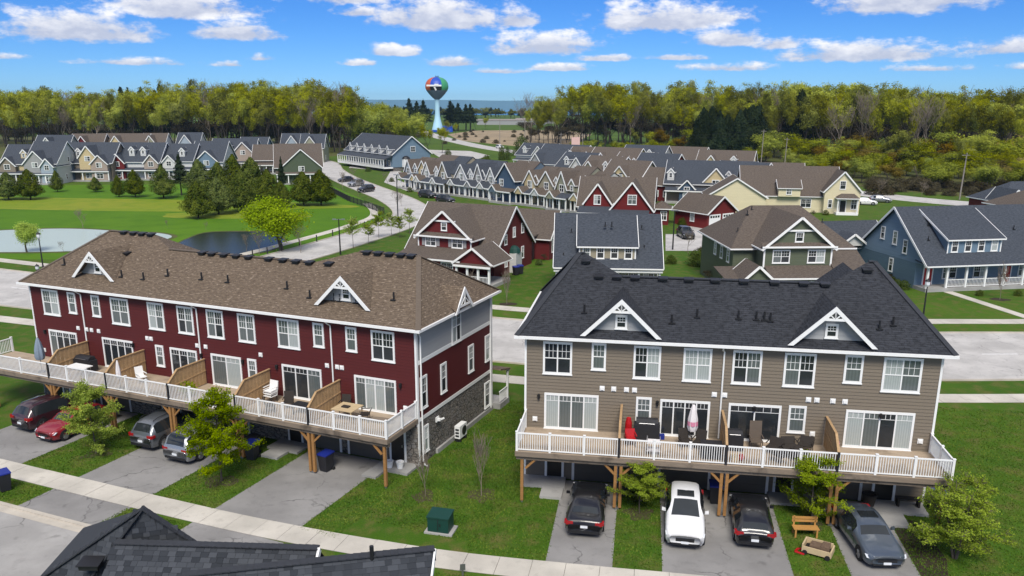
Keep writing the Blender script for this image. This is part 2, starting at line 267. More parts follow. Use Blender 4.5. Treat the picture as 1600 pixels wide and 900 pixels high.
LEAF = {'maple': leafmat('spring_leaf', (.19, .215, .009), (.47, .49, .025), .36, .1), 'olive': leafmat('olive_spring_leaf', (.115, .125, .012), (.29, .295, .026), .32, .1), 'cedar': leafmat('cedar_leaf', (.042, .066, .009), (.14, .17, .024), .22, .06), 'pine': leafmat('pine_needle', (.010, .019, .009), (.030, .042, .016), .1), 'young': leafmat('young_leaf', (.17, .245, .015), (.40, .50, .045), .45, .0), 'willow': leafmat('willow_leaf', (.22, .33, .015), (.42, .54, .04), .42, .0), 'amber': leafmat('amber_bud_leaf', (.13, .098, .016), (.26, .20, .025), .3, .2), 'brush': leafmat('brush_leaf', (.040, .034, .020), (.095, .080, .042), .15, .1), 'lime': leafmat('lime_leaf', (.14, .175, .010), (.33, .36, .028), .3, .12), 'lawn': leafmat('lawn_blade', (.055, .128, .008), (.145, .205, .021), .32, .0), 'plum': leafmat('plum_leaf', (.09, .012, .014), (.20, .03, .03)), 'shrub': leafmat('shrub_leaf', (.03, .05, .008), (.085, .11, .016), .15)}
PAINT = {k: paint(k+'_car_paint', c, f) for k, c, f in [('black', (.012, .012, .014), 0), ('maroon', (.035, .012, .016), 0), ('red', (.24, .010, .018), .1), ('silver', (.33, .34, .36), .6), ('pewter', (.16, .175, .195), .6), ('white', (.74, .74, .74), 0), ('steel', (.10, .125, .16), .5)]}
# ------------------------------------------------------------------ the setting: ground, roads, water
def crom(P, n=8):
    P = [Vector((*p, 0)) for p in P]; Q = [P[0]*2-P[1]]+P+[P[-1]*2-P[-2]]; out = []
    for i in range(1, len(Q)-2):
        for k in range(n):
            t = k/n; a, b, c, d = Q[i-1:i+3]
            out.append(.5*((2*b)+(c-a)*t+(2*a-5*b+4*c-d)*t*t+(3*b-a-3*c+d)*t**3))
    return out+[P[-1]]
def nrm(L, i):
    d = (L[min(i+1, len(L)-1)]-L[max(i-1, 0)]).normalized(); return Vector((-d.y, d.x, 0))
def offs(L, o): return [p+nrm(L, i)*o for i, p in enumerate(L)]
def ribbon(name, L, w, z, mat, parent=None):
    b = MB(); A, B = offs(L, w/2), offs(L, -w/2)
    for i in range(len(L)-1): b.poly([(A[i].x, A[i].y, z), (B[i].x, B[i].y, z), (B[i+1].x, B[i+1].y, z), (A[i+1].x, A[i+1].y, z)])
    o = b.build(name, mat, parent); return o if parent else struct(o)
def kerb(name, L, parent, w=.16, h=.12):
    b = MB(); A, B = offs(L, w/2), offs(L, -w/2)
    for i in range(len(L)-1):
        P = [(A[i].x, A[i].y, -.05), (B[i].x, B[i].y, -.05), (B[i].x, B[i].y, h), (A[i].x, A[i].y, h)]; j = i+1
        Q = [(A[j].x, A[j].y, -.05), (B[j].x, B[j].y, -.05), (B[j].x, B[j].y, h), (A[j].x, A[j].y, h)]
        for k in range(4): b.poly([P[k], P[(k+1) % 4], Q[(k+1) % 4], Q[k]])
    return b.build(name, M['kerb'], parent)
def resample(L, step):
    out = [L[0]]; acc = 0
    for i in range(len(L)-1):
        a, b = L[i], L[i+1]; d = (b-a).length
        while acc+d >= step:
            a = a+(b-a)*((step-acc)/d); d = (b-a).length; acc = 0; out.append(a)
        acc += d
    return out
def sidewalk(name, L, w, step, mat=None, z=.035):
    root = bpy.data.objects.new(name, None); COL.objects.link(root); struct(root)
    L = resample(L, step); A, B = offs(L, w/2), offs(L, -w/2)
    for i in range(len(L)-1):
        c = (L[i]+L[i+1])/2; b = MB(); k = .988
        P = [c+(p-c)*k for p in (A[i], B[i], B[i+1], A[i+1])]; dz = rnd.uniform(-.006, .006)
        b.slab([(p.x-c.x, p.y-c.y, z+dz) for p in P], .12)
        b.build('slab', mat or M['conc'], root, loc=(c.x, c.y, 0))
    bd = MB()
    for i in range(len(L)-1): bd.poly([(A[i].x, A[i].y, z-.022), (B[i].x, B[i].y, z-.022), (B[i+1].x, B[i+1].y, z-.022), (A[i+1].x, A[i+1].y, z-.022)])
    bd.build('joint_bed', M['soil'], root); return root
def patch(name, pts, z, mat, parent=None):
    b = MB(); b.poly([(p[0], p[1], z) for p in pts]); o = b.build(name, mat, parent); return o if parent else struct(o)
def blob(cx, cy, rx, ry, n=40, seed=0, amp=.12, rot=0):
    out = []
    for k in range(n):
        a = 2*math.pi*k/n; r = 1+amp*noise.noise((math.cos(a)*1.6+seed, math.sin(a)*1.6, seed*.7))*2
        x, y = rx*r*math.cos(a), ry*r*math.sin(a); out.append((cx+x*math.cos(rot)-y*math.sin(rot), cy+x*math.sin(rot)+y*math.cos(rot)))
    return out
gr = MB(); gr.poly([(-1700, -60, 0), (1700, -60, 0), (1700, 1500, 0), (-1700, 1500, 0)]); struct(gr.build('ground', M['grass']))
lk = MB(); lk.poly([(-8000, 1480, -26), (8000, 1480, -26), (8000, 6400, -26), (-8000, 6400, -26)]); struct(lk.build('lake', M['lake']))
bank = MB(); bank.poly([(-1700, 1500, 0), (1700, 1500, 0), (1700, 1560, -27), (-1700, 1560, -27)]); struct(bank.build('lake_shore', M['rough']))
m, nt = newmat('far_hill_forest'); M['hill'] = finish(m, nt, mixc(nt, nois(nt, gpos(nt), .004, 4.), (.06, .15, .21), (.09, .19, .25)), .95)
hb = MB(); xs = [-7000+i*120 for i in range(117)]
ht = [20+19+12*noise.noise((x*.0009, 2, 0))+5*noise.noise((x*.004, 5, 0))-x*.0035 for x in xs]
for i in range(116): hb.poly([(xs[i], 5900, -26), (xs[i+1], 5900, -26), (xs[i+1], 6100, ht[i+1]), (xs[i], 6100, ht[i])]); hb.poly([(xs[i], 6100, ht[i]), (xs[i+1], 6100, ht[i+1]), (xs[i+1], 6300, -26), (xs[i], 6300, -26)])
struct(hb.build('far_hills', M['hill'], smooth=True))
# golf course, pond, meadow
patch('golf_course', [(-190, 108), (-92, 109), (-33, 104), (-26, 128), (-24, 150), (-32, 176), (-45, 206), (-62, 212), (-140, 204), (-230, 200)], .004, M['golf'])
patch('fairway', blob(-88, 168, 52, 9.5, 40, 2, .15, -.10), .010, M['fair']); patch('putting_green', blob(-52, 151, 14, 5, 30, 5, .12, -.1), .010, M['fair'])
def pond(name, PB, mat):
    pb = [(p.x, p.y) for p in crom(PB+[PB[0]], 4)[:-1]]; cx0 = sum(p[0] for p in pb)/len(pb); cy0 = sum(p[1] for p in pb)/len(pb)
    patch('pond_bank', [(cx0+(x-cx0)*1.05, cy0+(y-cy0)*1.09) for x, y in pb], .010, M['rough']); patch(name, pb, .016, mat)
pond('pond', [(-88, 122), (-84, 130.5), (-76, 133.5), (-69, 133), (-62, 130.5), (-56, 129), (-52.5, 125), (-54, 118), (-58, 114), (-65, 112), (-76, 112), (-84, 114.5)], M['pondsky']); pond('pond_dark_half', [(-49.5, 122), (-49, 129.5), (-44, 131), (-38, 130), (-35.5, 125), (-33.8, 119), (-35, 112), (-42, 110), (-48, 113)], M['water'])  # one pond in two halves, each with its reflection painted into the colour
patch('meadow', [(62, 262), (90, 200), (112, 170), (150, 143), (400, 120), (500, 300), (60, 420), (30, 345)], .006, M['rough'])
patch('woodland_floor', [(-420, 300), (-190, 262), (-100, 285), (-66, 330), (-60, 480), (-420, 520)], .006, M['rough'])
patch('sand_lot', [(-44, 560), (-30, 465), (7, 394), (28, 420), (52, 560), (40, 660), (-30, 640)], .008, M['sand'])
# roads
R1 = crom([(-140, 122), (-90, 104), (-55, 89), (-25, 78.5), (0, 69), (20, 65.3), (40, 65), (62, 66.6), (120, 78)])
R2 = crom([(-33, 82), (-32.5, 100), (-27, 116), (-21, 135), (-18.5, 152), (-24.5, 175), (-36, 202), (-46, 226), (-56, 255), (-66, 290), (-84, 318)])
R3 = crom([(-85, 690), (-62, 590), (-40, 490), (-6, 372), (42, 275), (80, 193), (100, 167), (140, 140), (220, 110)])
r = ribbon('main_road', R1, 13.0, .012, M['road']); kerb('kerb', offs(R1, 6.55), r); kerb('kerb', offs(R1, -6.55), r)
for sgn in (1, -1):                       # dashed bike-lane lines
    LL = resample(offs(R1, sgn*.08), 1.0); b = MB()
    for i in range(0, len(LL)-3, 9):
        a, c = LL[i], LL[i+3]; n = nrm(LL, i)*.06; b.poly([(*(a+n)[:2], .017), (*(a-n)[:2], .017), (*(c-n)[:2], .017), (*(c+n)[:2], .017)])
    if sgn == 1: b.build('centre_line', M['white'], r)
r = ribbon('side_road', R2, 7.6, .018, M['road']); kerb('kerb', offs(R2, 3.85), r); kerb('kerb', offs(R2, -3.85), r)
r = ribbon('far_road', R3, 9.5, .014, M['road'])
sidewalk('north_sidewalk', offs(R1, 10.6), 1.7, 1.8); sidewalk('south_sidewalk', offs(R1, -10.4), 1.7, 1.8)
r = ribbon('side_road_walk', offs(R2[4:40], 7.2), 1.7, .024, M['conc'])
patch('turning_court', [(p.x, p.y) for p in (g(668, 234), g(735, 236), g(765, 243), g(735, 252), g(690, 248))], .016, M['road'])
patch('lane', [(p.x, p.y) for p in (g(1040, 392), g(1112, 392), g(1108, 362), g(1172, 352), g(1160, 345), g(1066, 355), g(1060, 366), g(1040, 366))], .016, M['road'])
patch('service_lane', [(p.x, p.y) for p in (g(545, 262), g(610, 268), g(600, 285), g(640, 300), g(650, 292), g(618, 280), g(640, 272), g(560, 250))], .013, M['road'])
# the two rows' own frames
RO, RA = Vector((-5.33, 43.01, 0)), -.4
TO, TA = Vector((.66, 41.85, 0)), -.1574
def lw(o, a, u, v, z=0.): return Vector((o.x+u*math.cos(a)-v*math.sin(a), o.y+u*math.sin(a)+v*math.cos(a), z))
def rl(u, v, z=0.): return lw(RO, RA, u, v, z)
def tl(u, v, z=0.): return lw(TO, TA, u, v, z)
NW = crom([rl(-60, -9.45)[:2], rl(-40, -9.45)[:2], rl(-25, -9.45)[:2], rl(-14, -9.4)[:2], rl(-4, -9.2)[:2], tl(-4.6, -8.95)[:2], tl(0, -9.3)[:2], tl(8, -9.4)[:2], tl(20, -9.4)[:2], tl(45, -9.4)[:2]], 10)
sidewalk('near_sidewalk', NW, 1.5, 1.52)
ST = offs(NW, -6.75); r = ribbon('near_street', ST, 7.0, .012, M['street']); kerb('kerb', offs(NW, -3.05), r, .2, .1); ribbon('gutter', offs(NW, -3.38), .5, .018, M['kerb'], r)
def drive(fr, u0, u1, v0=-.2, v1=-8.75, name='driveway'): patch(name, [fr(u0, v0), fr(u1, v0), fr(u1, v1), fr(u0, v1)], .010+rnd.random()*.001, M['drive'])
for a, b in ((-7.1, -1.9), (-16.6, -11.2), (-27, -21.1)): drive(rl, a, b)
for a, b in ((-7.1, -1.7), (-16.6, -11.1), (-27, -21.1)): drive(rl, a, b, -9.9, -12.3, 'driveway_apron')
for a, b in ((2.2, 5.2), (7.4, 13.1), (15.6, 18.6)): drive(tl, a, b); drive(tl, a, b, -9.8, -12.3, 'driveway_apron')
patch('garden_bed', [tl(18.65, -1.5), tl(20.0, -2.0), tl(20.2, -5.5), tl(19.4, -8.4), tl(18.65, -8.5)], .009, M['soil'])
for i, (p, r0) in enumerate([(rl(2.1, -3.1), .75), (rl(4.8, -1.9), .85), (tl(14.6, -3.2), .7), (tl(6.3, -3.4), .8), (rl(-9, -5.9), .9), (rl(-18.4, -5.9), .9)]):
    patch('mulch_ring' if i < 2 else 'worn_soil', blob(p.x, p.y, r0*.85, r0*.8, 26, i, .35), .0075, M['mulch'])
def stoop(fr, pts, z=.14): 
    b = MB(); b.slab([(*fr(u, v)[:2], z) for u, v in pts], z+.05); struct(b.build('stoop', M['stoop']))
for fr, pts in ((tl, [(-.1, -.05), (2.3, -.05), (2.35, -1.35), (-.05, -1.35)]), (tl, [(1.15, -1.4), (2.3, -1.4), (2.3, -2.55), (1.15, -2.55)]), (tl, [(17.9, -.05), (20.7, -.05), (20.7, -1.4), (17.9, -1.4)]), (tl, [(18.0, -1.45), (19.4, -1.45), (19.4, -2.8), (18.0, -2.8)]), (tl, [(13.0, -.05), (15.4, -.05), (15.4, -1.3), (13.0, -1.3)]),
                (rl, [(-2.2, -.05), (0, -.05), (0, -1.35), (-2.2, -1.35)]), (rl, [(-2.3, -1.4), (-1.4, -1.4), (-1.4, -2.4), (-2.3, -2.4)]), (rl, [(-9.6, -.05), (-7.4, -.05), (-7.4, -1.4), (-9.6, -1.4)]), (rl, [(-9.2, -1.45), (-8, -1.45), (-8, -2.5), (-9.2, -2.5)])):
    stoop(fr, pts, .12+.03*rnd.random())
# ------------------------------------------------------------------ building parts
WC = {}
def winmesh(w, h, style, far=False):
    k = (round(w, 2), round(h, 2), style, far)
    if k in WC: return WC[k]
    t = .11 if not far else .12
    fr = MB(); mu = MB(); pa = []
    fr.box(-w/2, w/2, -.075, -.002, h-t*1.15, h); fr.box(-w/2, w/2, -.075, -.002, 0, t*.9)
    fr.box(-w/2, -w/2+t, -.072, -.002, t*.9, h-t*1.15); fr.box(w/2-t, w/2, -.072, -.002, t*.9, h-t*1.15)
    if not far: fr.box(-w/2-.03, w/2+.03, -.10, -.004, -.05, 0)
    x0, x1, z0, z1 = -w/2+t, w/2-t, t*.9, h-t*1.15
    n = {'dbl': 2, 'one': 1, 'sl2': 2, 'sl3': 3, 'sl4': 4, 'tri': 3}[style]; bw = .07 if n > 1 else 0
    for i in range(n):
        a = x0+(x1-x0)*i/n+(bw/2 if i else 0); b = x0+(x1-x0)*(i+1)/n-(bw/2 if i < n-1 else 0)
        if i: fr.box(a-bw, a, -.066, -.002, z0, z1)
        q = MB(); q.poly([(a, -.034, z0), (b, -.034, z0), (b, -.034, z1), (a, -.034, z1)]); pa.append(q)
        if style in ('dbl', 'one', 'tri') and not far:
            zm = z0+(z1-z0)*.5; mu.box(a, b, -.056, -.036, zm-.025, zm+.025)
            for j in (1, 2): xx = a+(b-a)*j/3; mu.box(xx-.011, xx+.011, -.046, -.0355, zm+.025, z1)
            zz = (zm+z1)/2; mu.box(a, b, -.0455, -.0358, zz-.011, zz+.011)
        elif style.startswith('sl') and not far:
            zz = z1-.30; mu.box(a, b, -.046, -.0355, zz-.012, zz+.012)
            for j in (1, 2): xx = a+(b-a)*j/3; mu.box(xx-.011, xx+.011, -.045, -.0357, zz+.012, z1)
        elif far and style != 'tri':
            zm = z0+(z1-z0)*.5; mu.box(a, b, -.056, -.036, zm-.03, zm+.03)
    WC[k] = (fr.mesh('window', M['white']), [q.mesh('pane', M['glass']) for q in pa], mu.mesh('muntins', M['white']) if mu.f else None, [q.mesh('pane', M['curt']) for q in pa], [q.mesh('pane', M['blind']) for q in pa]); return WC[k]
def window(b, x, y, z, w, h, rot=0, style='dbl', far=False, look='', name='window'):
    fr, pa, mu, cu, bl = winmesh(w, h, style, far)
    f = place(name, fr, b, (x, y, z), rot)
    for i in range(len(pa)):
        c = look[i] if i < len(look) else ('g' if rnd.random() < .62 else ('c' if rnd.random() < .5 else 'b'))
        place('pane', {'g': pa, 'c': cu, 'b': bl}[c][i], f)
    if mu: place('muntins', mu, f)
    return f
def lapwall(mb, x0, x1, y, z0, z1, m=0, lap=.18, ax='x', sgn=-1, d=.032):
    n = max(1, int(round((z1-z0)/lap))); hh = (z1-z0)/n
    P = (lambda a, o, z: (a, y+sgn*o, z)) if ax == 'x' else (lambda a, o, z: (y+sgn*o, a, z))
    for i in range(n):
        a = z0+i*hh; mb.poly([P(x0, d, a), P(x1, d, a), P(x1, .004, a+hh), P(x0, .004, a+hh)], m); mb.poly([P(x0, .004, a), P(x1, .004, a), P(x1, d, a), P(x0, d, a)], m)
def capline(mb, p, q, w=.3): mb.beam(Vector(p)+Vector((0, 0, .015)), Vector(q)+Vector((0, 0, .015)), w, .05)
def roof_vent(b, x, y, z, mesh_c={}):
    if 'v' not in mesh_c:
        q = MB(); q.box(-.2, .2, -.2, .2, 0, .1); q.prism([(-.26, -.26, .1), (.26, -.26, .1), (.26, .26, .14), (-.26, .26, .14)], (0, 0, .07)); mesh_c['v'] = q.mesh('roof_vent', M['black'])
    return place('roof_vent', mesh_c['v'], b, (x, y, z))
def pipe(b, x, y, z, h=.45, mesh_c={}):
    if 'p' not in mesh_c:
        q = MB(); q.tube([(0, 0, -.1), (0, 0, .45)], .055, 8); q.box(-.16, .16, -.16, .16, -.02, .03); mesh_c['p'] = q.mesh('vent_pipe', M['black'])
    return place('vent_pipe', mesh_c['p'], b, (x, y, z))
def vent_cap(b, x, y, z, c={}):
    if 'q' not in c:
        q = MB(); q.box(-.13, .13, -.07, -.02, -.13, .13); q.box(-.08, .08, -.12, -.07, -.08, .07); c['q'] = q.mesh('wall_vent', M['white'])
    return place('wall_vent', c['q'], b, (x, y, z))
def wall_lamp(b, x, y, z, c={}):
    if 'q' not in c:
        q = MB(); q.lathe([(.001, .16), (.09, .12), (.075, 0), (.06, -.12), (.001, -.14)], 8, 0, 0, -.14); q.box(-.05, .05, -.1, -.02, -.08, .14); c['q'] = q.mesh('wall_lamp', M['black'])
    return place('wall_lamp', c['q'], b, (x, y, z))
def row_house(name, label, O, A, x0, x1, D, mats, ups, doors, vents, spouts, screens, slope, endw, vend, vmid, gabs, gv, grounds, lamps, side=False, rmat='rfdark', cmat='cap', posts=(), decks=(0, 0)):
    B = thing(name, label, 'townhouse', O, A); zt, zd, DD = 8.0, 2.93, 3.29; wm = mats[0]
    w = MB()                               # walls: front lap by lap, sides, back
    lapwall(w, x0, x1, 0, .0, zt+.1, 0)
    w.poly([(x0, D, 0), (x1, D, 0), (x1, D, zt), (x0, D, zt)], 0)
    if side:
        lapwall(w, 0, D, x1, 2.85, 6.05, 0, .18, 'y', 1); lapwall(w, 0, D, x1, 6.2, zt+.15, 1, .15, 'y', 1); w.poly([(x1, 0, 0), (x1, D, 0), (x1, D, 2.9), (x1, 0, 2.9)], 2)
        w.box(x0, x1, -.06, -.023, .0, 2.45, 2)
    else: lapwall(w, 0, D, x1, 0, zt, 0, .18, 'y', 1)
    lapwall(w, 0, D, x0, 0, zt, 0, .18, 'y', -1)
    w.build('wall', [M[k] for k in mats], B)
    t = MB()                               # trim: corner boards, bands
    for x in (x0, x1):
        s = -1 if x == x0 else 1
        t.box(x-.07 if s > 0 else x-.04, x+.04 if s > 0 else x+.07, -.045, .0, 0, zt)
        t.box(min(x, x+s*.045), max(x, x+s*.045), -.0, .13, 0, zt)
        t.box(min(x, x+s*.045), max(x, x+s*.045), D-.13, D+.04, 0, zt)
    if side:
        t.box(x1+.002, x1+.05, .13, D-.13, 2.68, 2.9); t.box(x1+.002, x1+.05, .13, D-.13, 6.02, 6.25); t.box(x1+.001, x1+.046, .13, D-.13, zt-.12, zt)
    t.box(x0, x1, -.047, -.024, 2.62, 2.80)
    t.build('corner_trim', M['white'], B)
    # roof: one front slope that climbs higher over the end units
    o = .42; ze = 8.2; zz = lambda v: ze+slope*(v+o); L, Rr = x0-o, x1+o
    zE, zM = zz(vend), zz(vmid); D2 = 2*vend+o; e0, e1, dm = endw
    rf = MB(); TL0, TL1, TR0, TR1 = x0+e0, x0+e1, x1-e1, x1-e0; ML, MR = x0+e1+dm, x1-e1-dm
    rf.poly([(L, -o, ze), (Rr, -o, ze), (TR1, vend, zE), (TR0, vend, zE), (MR, vmid, zM), (ML, vmid, zM), (TL1, vend, zE), (TL0, vend, zE)])
    rf.poly([(Rr, -o, ze), (Rr, D2, ze), (TR1, vend, zE)]); rf.poly([(L, D2, ze), (L, -o, ze), (TL0, vend, zE)])
    for a, b_, c, e in ((TR0, TR1, MR, Rr), (TL1, TL0, ML, L)):
        rf.poly([(a, vend, zE), (b_, vend, zE), (e, D2, ze), (c, D2, ze)]); rf.poly([(a, vend, zE), (c, D2, ze), (c, vmid, zM)])
    rf.poly([(ML, vmid, zM), (MR, vmid, zM), (MR, 2*vmid+o, ze), (ML, 2*vmid+o, ze)])
    RF = rf.build('roof', M[rmat], B)
    so = MB(); so.poly([(L, -o, ze-.15), (Rr, -o, ze-.15), (Rr, D2, ze-.15), (L, D2, ze-.15)])
    so.beam((L, -o-.06, ze-.07), (Rr, -o-.06, ze-.07), .12, .14); so.beam((Rr+.06, -o-.12, ze-.071), (Rr+.06, D2, ze-.071), .118, .14); so.beam((L-.06, -o-.12, ze-.071), (L-.06, D2, ze-.071), .118, .14)
    so.build('eaves_gutter', M['white'], B)
    cp = MB()
    for p, q in (((Rr, -o, ze), (TR1, vend, zE)), ((L, -o, ze), (TL0, vend, zE)), ((TR0, vend, zE), (TR1, vend, zE)), ((TL0, vend, zE), (TL1, vend, zE)), ((ML, vmid, zM), (MR, vmid, zM)), ((TR1, vend, zE), (Rr, D2, ze)), ((TL0, vend, zE), (L, D2, ze))): capline(cp, p, q)
    cp.build('ridge_cap', M[cmat], RF)
    # road-side wings with lower hip roofs seen over the ridge
    for (a, b_, vv, zr_) in gabs.get('wings', ()):
        q = MB(); mid = (a+b_)/2; q.poly([(a, D2-.3, ze-.1), (mid, D2-3, zr_), (mid, D2+2.2, zr_), (a, D2+vv, ze-.1)]); q.poly([(b_, D2-.3, ze-.1), (mid, D2-3, zr_), (mid, D2+2.2, zr_), (b_, D2+vv, ze-.1)]); q.poly([(a, D2+vv, ze-.1), (b_, D2+vv, ze-.1), (mid, D2+2.2, zr_)]); q.build('wing_roof', M[rmat], B)
        q = MB(); q.box(a+.4, b_-.4, D-.05, D2+vv-.5, 0, ze-.15); q.build('wing_wall', M[wm], B)
    # gable dormers on the front slope
    for (u, hw, za) in gabs['front']:
        zb = zz(gv)+.02; yf = gv; vr = (za-ze)/slope-o
        q = MB(); q.poly([(u-hw, yf-.05, zb), (u, yf-.05, za), (u, vr, za)]); q.poly([(u+hw, yf-.05, zb), (u, yf-.05, za), (u, vr, za)])
        q.poly([(u-hw-.1, yf-.30, zb-.09), (u, yf-.30, za+.01), (u, yf-.05, za+.01), (u-hw-.1, yf-.05, zb-.09)]); q.poly([(u+hw+.1, yf-.30, zb-.09), (u, yf-.30, za+.01), (u, yf-.05, za+.01), (u+hw+.1, yf-.05, zb-.09)])
        dr = q.build('gable_dormer', M[rmat], B)
        q = MB(); n = 7; zc = zb+.12
        y2 = yf+.22
        for i in range(n):                 # lap boards of the little wall
            a0, a1 = zc-.35+(za-zc+.2)*i/n, zc-.35+(za-zc+.2)*(i+1)/n; k0 = (za-a0)/(za-zb)*hw-.03; k1 = (za-a1)/(za-zb)*hw-.03
            q.poly([(u-k0, y2-.02, a0), (u+k0, y2-.02, a0), (u+k1, y2-.004, a1), (u-k1, y2-.004, a1)]); q.poly([(u-k0, y2-.004, a0), (u+k0, y2-.004, a0), (u+k0, y2-.02, a0), (u-k0, y2-.02, a0)])
        q.build('dormer_wall', M['greyn'], dr)
        q = MB(); s_ = (za-zb)/hw
        for sg in (-1, 1): q.beam((u+sg*(hw+.12), yf-.33, zb-.17), (u, yf-.33, za-.07), .07, .22, 0, (0, -1, 0)) if False else q.prism([(u+sg*(hw+.14), yf-.31, zb-.12), (u, yf-.31, za+.015), (u, yf-.31, za-.24), (u+sg*(hw-.13), yf-.31, zb-.12)], (0, -.06, 0))
        kz = za-.62; kw = (za-kz)/s_-.12     # decorative apex: arch board with cut-outs
        q.box(u-kw, u+kw, yf-.36, yf-.31, kz-.10, kz+.02)
        for sg in (-1, 1):
            q.beam((u, yf-.335, za-.2), (u, yf-.335, kz), .07, .05); q.beam((u+sg*kw*.05, yf-.333, kz), (u+sg*kw*.62, yf-.333, kz+.27), .05, .06, 0, (0, -1, 0))
            q.prism([(u+sg*kw*.9, yf-.32, kz), (u+sg*kw*.55, yf-.32, kz), (u+sg*kw*.66, yf-.32, kz+.12)], (0, -.03, 0))
        q.build('barge_board', M['white'], dr)
        window(B, u, y2-.02, zb+.22, .62, .74, 0, 'one', look='g', name='attic_window')
    for (u, v, kind) in gabs['bits']:
        z_ = zz(v); (roof_vent if kind == 'v' else pipe)(RF, u, v, z_-.02)
    for (u, v, z_) in gabs['rv']: roof_vent(RF, u, v, z_)
    # windows, patio doors, vents
    for (a, b_, z0, z1, st, lk) in ups: window(B, (a+b_)/2, -.0, z0, b_-a, z1-z0, 0, st, look=lk)
    for (a, b_, st, lk) in doors: window(B, (a+b_)/2, 0, 2.96, b_-a, 2.02, 0, st, look=lk, name='patio_door')
    for u, z_ in vents: vent_cap(B, u, 0, z_)
    for u in lamps: wall_lamp(B, u, 0, 4.75)
    for u in spouts:
        q = MB(); q.tube([(u-.1, -.45, 8.06), (u-.08, -.2, 7.85), (u, -.09, 7.75), (u, -.09, 3.0)], .045, 6); q.build('downspout', M['white'], B)
    # ground floor behind the deck posts
    for (kind, a, b_) in grounds:
        q = MB()
        if kind == 'g':
            q.box(a, b_, -.085, -.03, .02, 2.15, 0); f = q.build('garage_door', M['gdoor'], B); q = MB(); q.box(a-.14, a, -.10, -.03, 0, 2.3); q.box(b_, b_+.14, -.10, -.03, 0, 2.3); q.box(a, b_, -.10, -.03, 2.15, 2.3); q.build('door_frame', M['white'], f)
        elif kind == 'd':
            q.box(a, b_, -.085, -.03, .15, 2.2, 0); f = q.build('entry_door', M['door'], B); q = MB(); q.box(a-.13, a, -.10, -.03, .1, 2.33); q.box(b_, b_+.13, -.10, -.03, .1, 2.33); q.box(a, b_, -.10, -.03, 2.2, 2.33); q.build('door_frame', M['white'], f); q = MB(); q.tube([(b_-.1, -.14, 1.05), (b_-.1, -.14, 1.2)], .03, 6); q.build('handle', M['rim'], f)
    # deck
    dx0, dx1 = x0+decks[0], x1+decks[1]; q = MB(); nb = 23
    cuts = [dx0]+[s for s in screens]+[dx1]
    for i in range(nb):
        va, vb = -DD+i*DD/nb, -DD+(i+1)*DD/nb-.012
        for k in range(len(cuts)-1): q.box(cuts[k]+.006, cuts[k+1]-.006, va, vb, zd-.04+rnd.uniform(0, .006), zd+rnd.uniform(0, .006))
    DK = q.build('deck', M['deck'], B)
    q = MB(); q.box(dx0-.04, dx1+.04, -DD-.05, -DD, zd-.27, zd-.02); q.box(dx0-.045, dx0-.005, -DD, -.05, zd-.27, zd-.02); q.box(dx1+.005, dx1+.045, -DD, -.05, zd-.27, zd-.02); q.box(dx0, dx1, -DD+.12, -DD+.3, zd-.5, zd-.26)
    x = dx0+.4
    while x < dx1: q.box(x-.02, x+.02, -DD+.01, -.05, zd-.26, zd-.045); x += .41
    q.build('deck_frame', M['beamw'], DK)
    for (u, n) in posts:
        q = MB()
        for k in range(n):
            uu = u+(k-(n-1)/2)*.27; q.box(uu-.075, uu+.075, -DD+.13, -DD+.28, .12, zd-.5)
        for sg in ((-1, 1) if n > 1 else ((1,) if u < (x0+x1)/2 else (-1,))): q.beam((u+sg*.18, -DD+.2, zd-1.0), (u+sg*.75, -DD+.2, zd-.42), .1, .1, 0, (0, 1, 0))
        f = q.build('deck_post', M['cedar'], DK); q = MB(); q.box(u-.05*n, u+.05*n, -DD+.16, -DD+.25, -.05, .13); q.build('post_base', M['rim'], f)
    # railing
    q = MB(); ba = MB(); hr = 1.0
    def run(p, q_):
        p, q_ = Vector(p), Vector(q_); n = int((q_-p).length/.115)
        q.beam(p+Vector((0, 0, zd+hr-.03)), q_+Vector((0, 0, zd+hr-.03)), .075, .06); q.beam(p+Vector((0, 0, zd+.09)), q_+Vector((0, 0, zd+.09)), .05, .05)
        for k in range(1, n): c = p+(q_-p)*k/n; ba.box(c.x-.016, c.x+.016, c.y-.016, c.y+.016, zd+.09, zd+hr-.05)
    run((dx0+.05, -DD+.05, 0), (dx1-.05, -DD+.05, 0)); run((dx0+.05, -DD+.05, 0), (dx0+.05, -.1, 0)); run((dx1-.05, -DD+.05, 0), (dx1-.05, -.1, 0))
    RL = q.build('railing', M['white'], B); ba.build('balusters', M['white'], RL)['kind'] = 'stuff'
    if 'pp' not in WC:
        q = MB(); q.box(-.055, .055, -.055, .055, zd, zd+hr+.04); q.box(-.07, .07, -.07, .07, zd+hr+.04, zd+hr+.07); WC['pp'] = q.mesh('post', M['white'])
    pts = []
    for k in range(len(cuts)-1):
        a, b_ = cuts[k], cuts[k+1]; n = 3
        pts += [(a+(b_-a)*j/n, -DD+.05) for j in range(0 if k else 0, n)]
    pts += [(dx1-.05, -DD+.05), (dx0+.05, -1.65), (dx1-.05, -1.65), (dx0+.05, -.12), (dx1-.05, -.12)]
    for (a, b_) in pts:
        if any(abs(a-s) < .05 for s in screens): continue
        place('post', WC['pp'], RL, (max(a, dx0+.05), b_, 0))
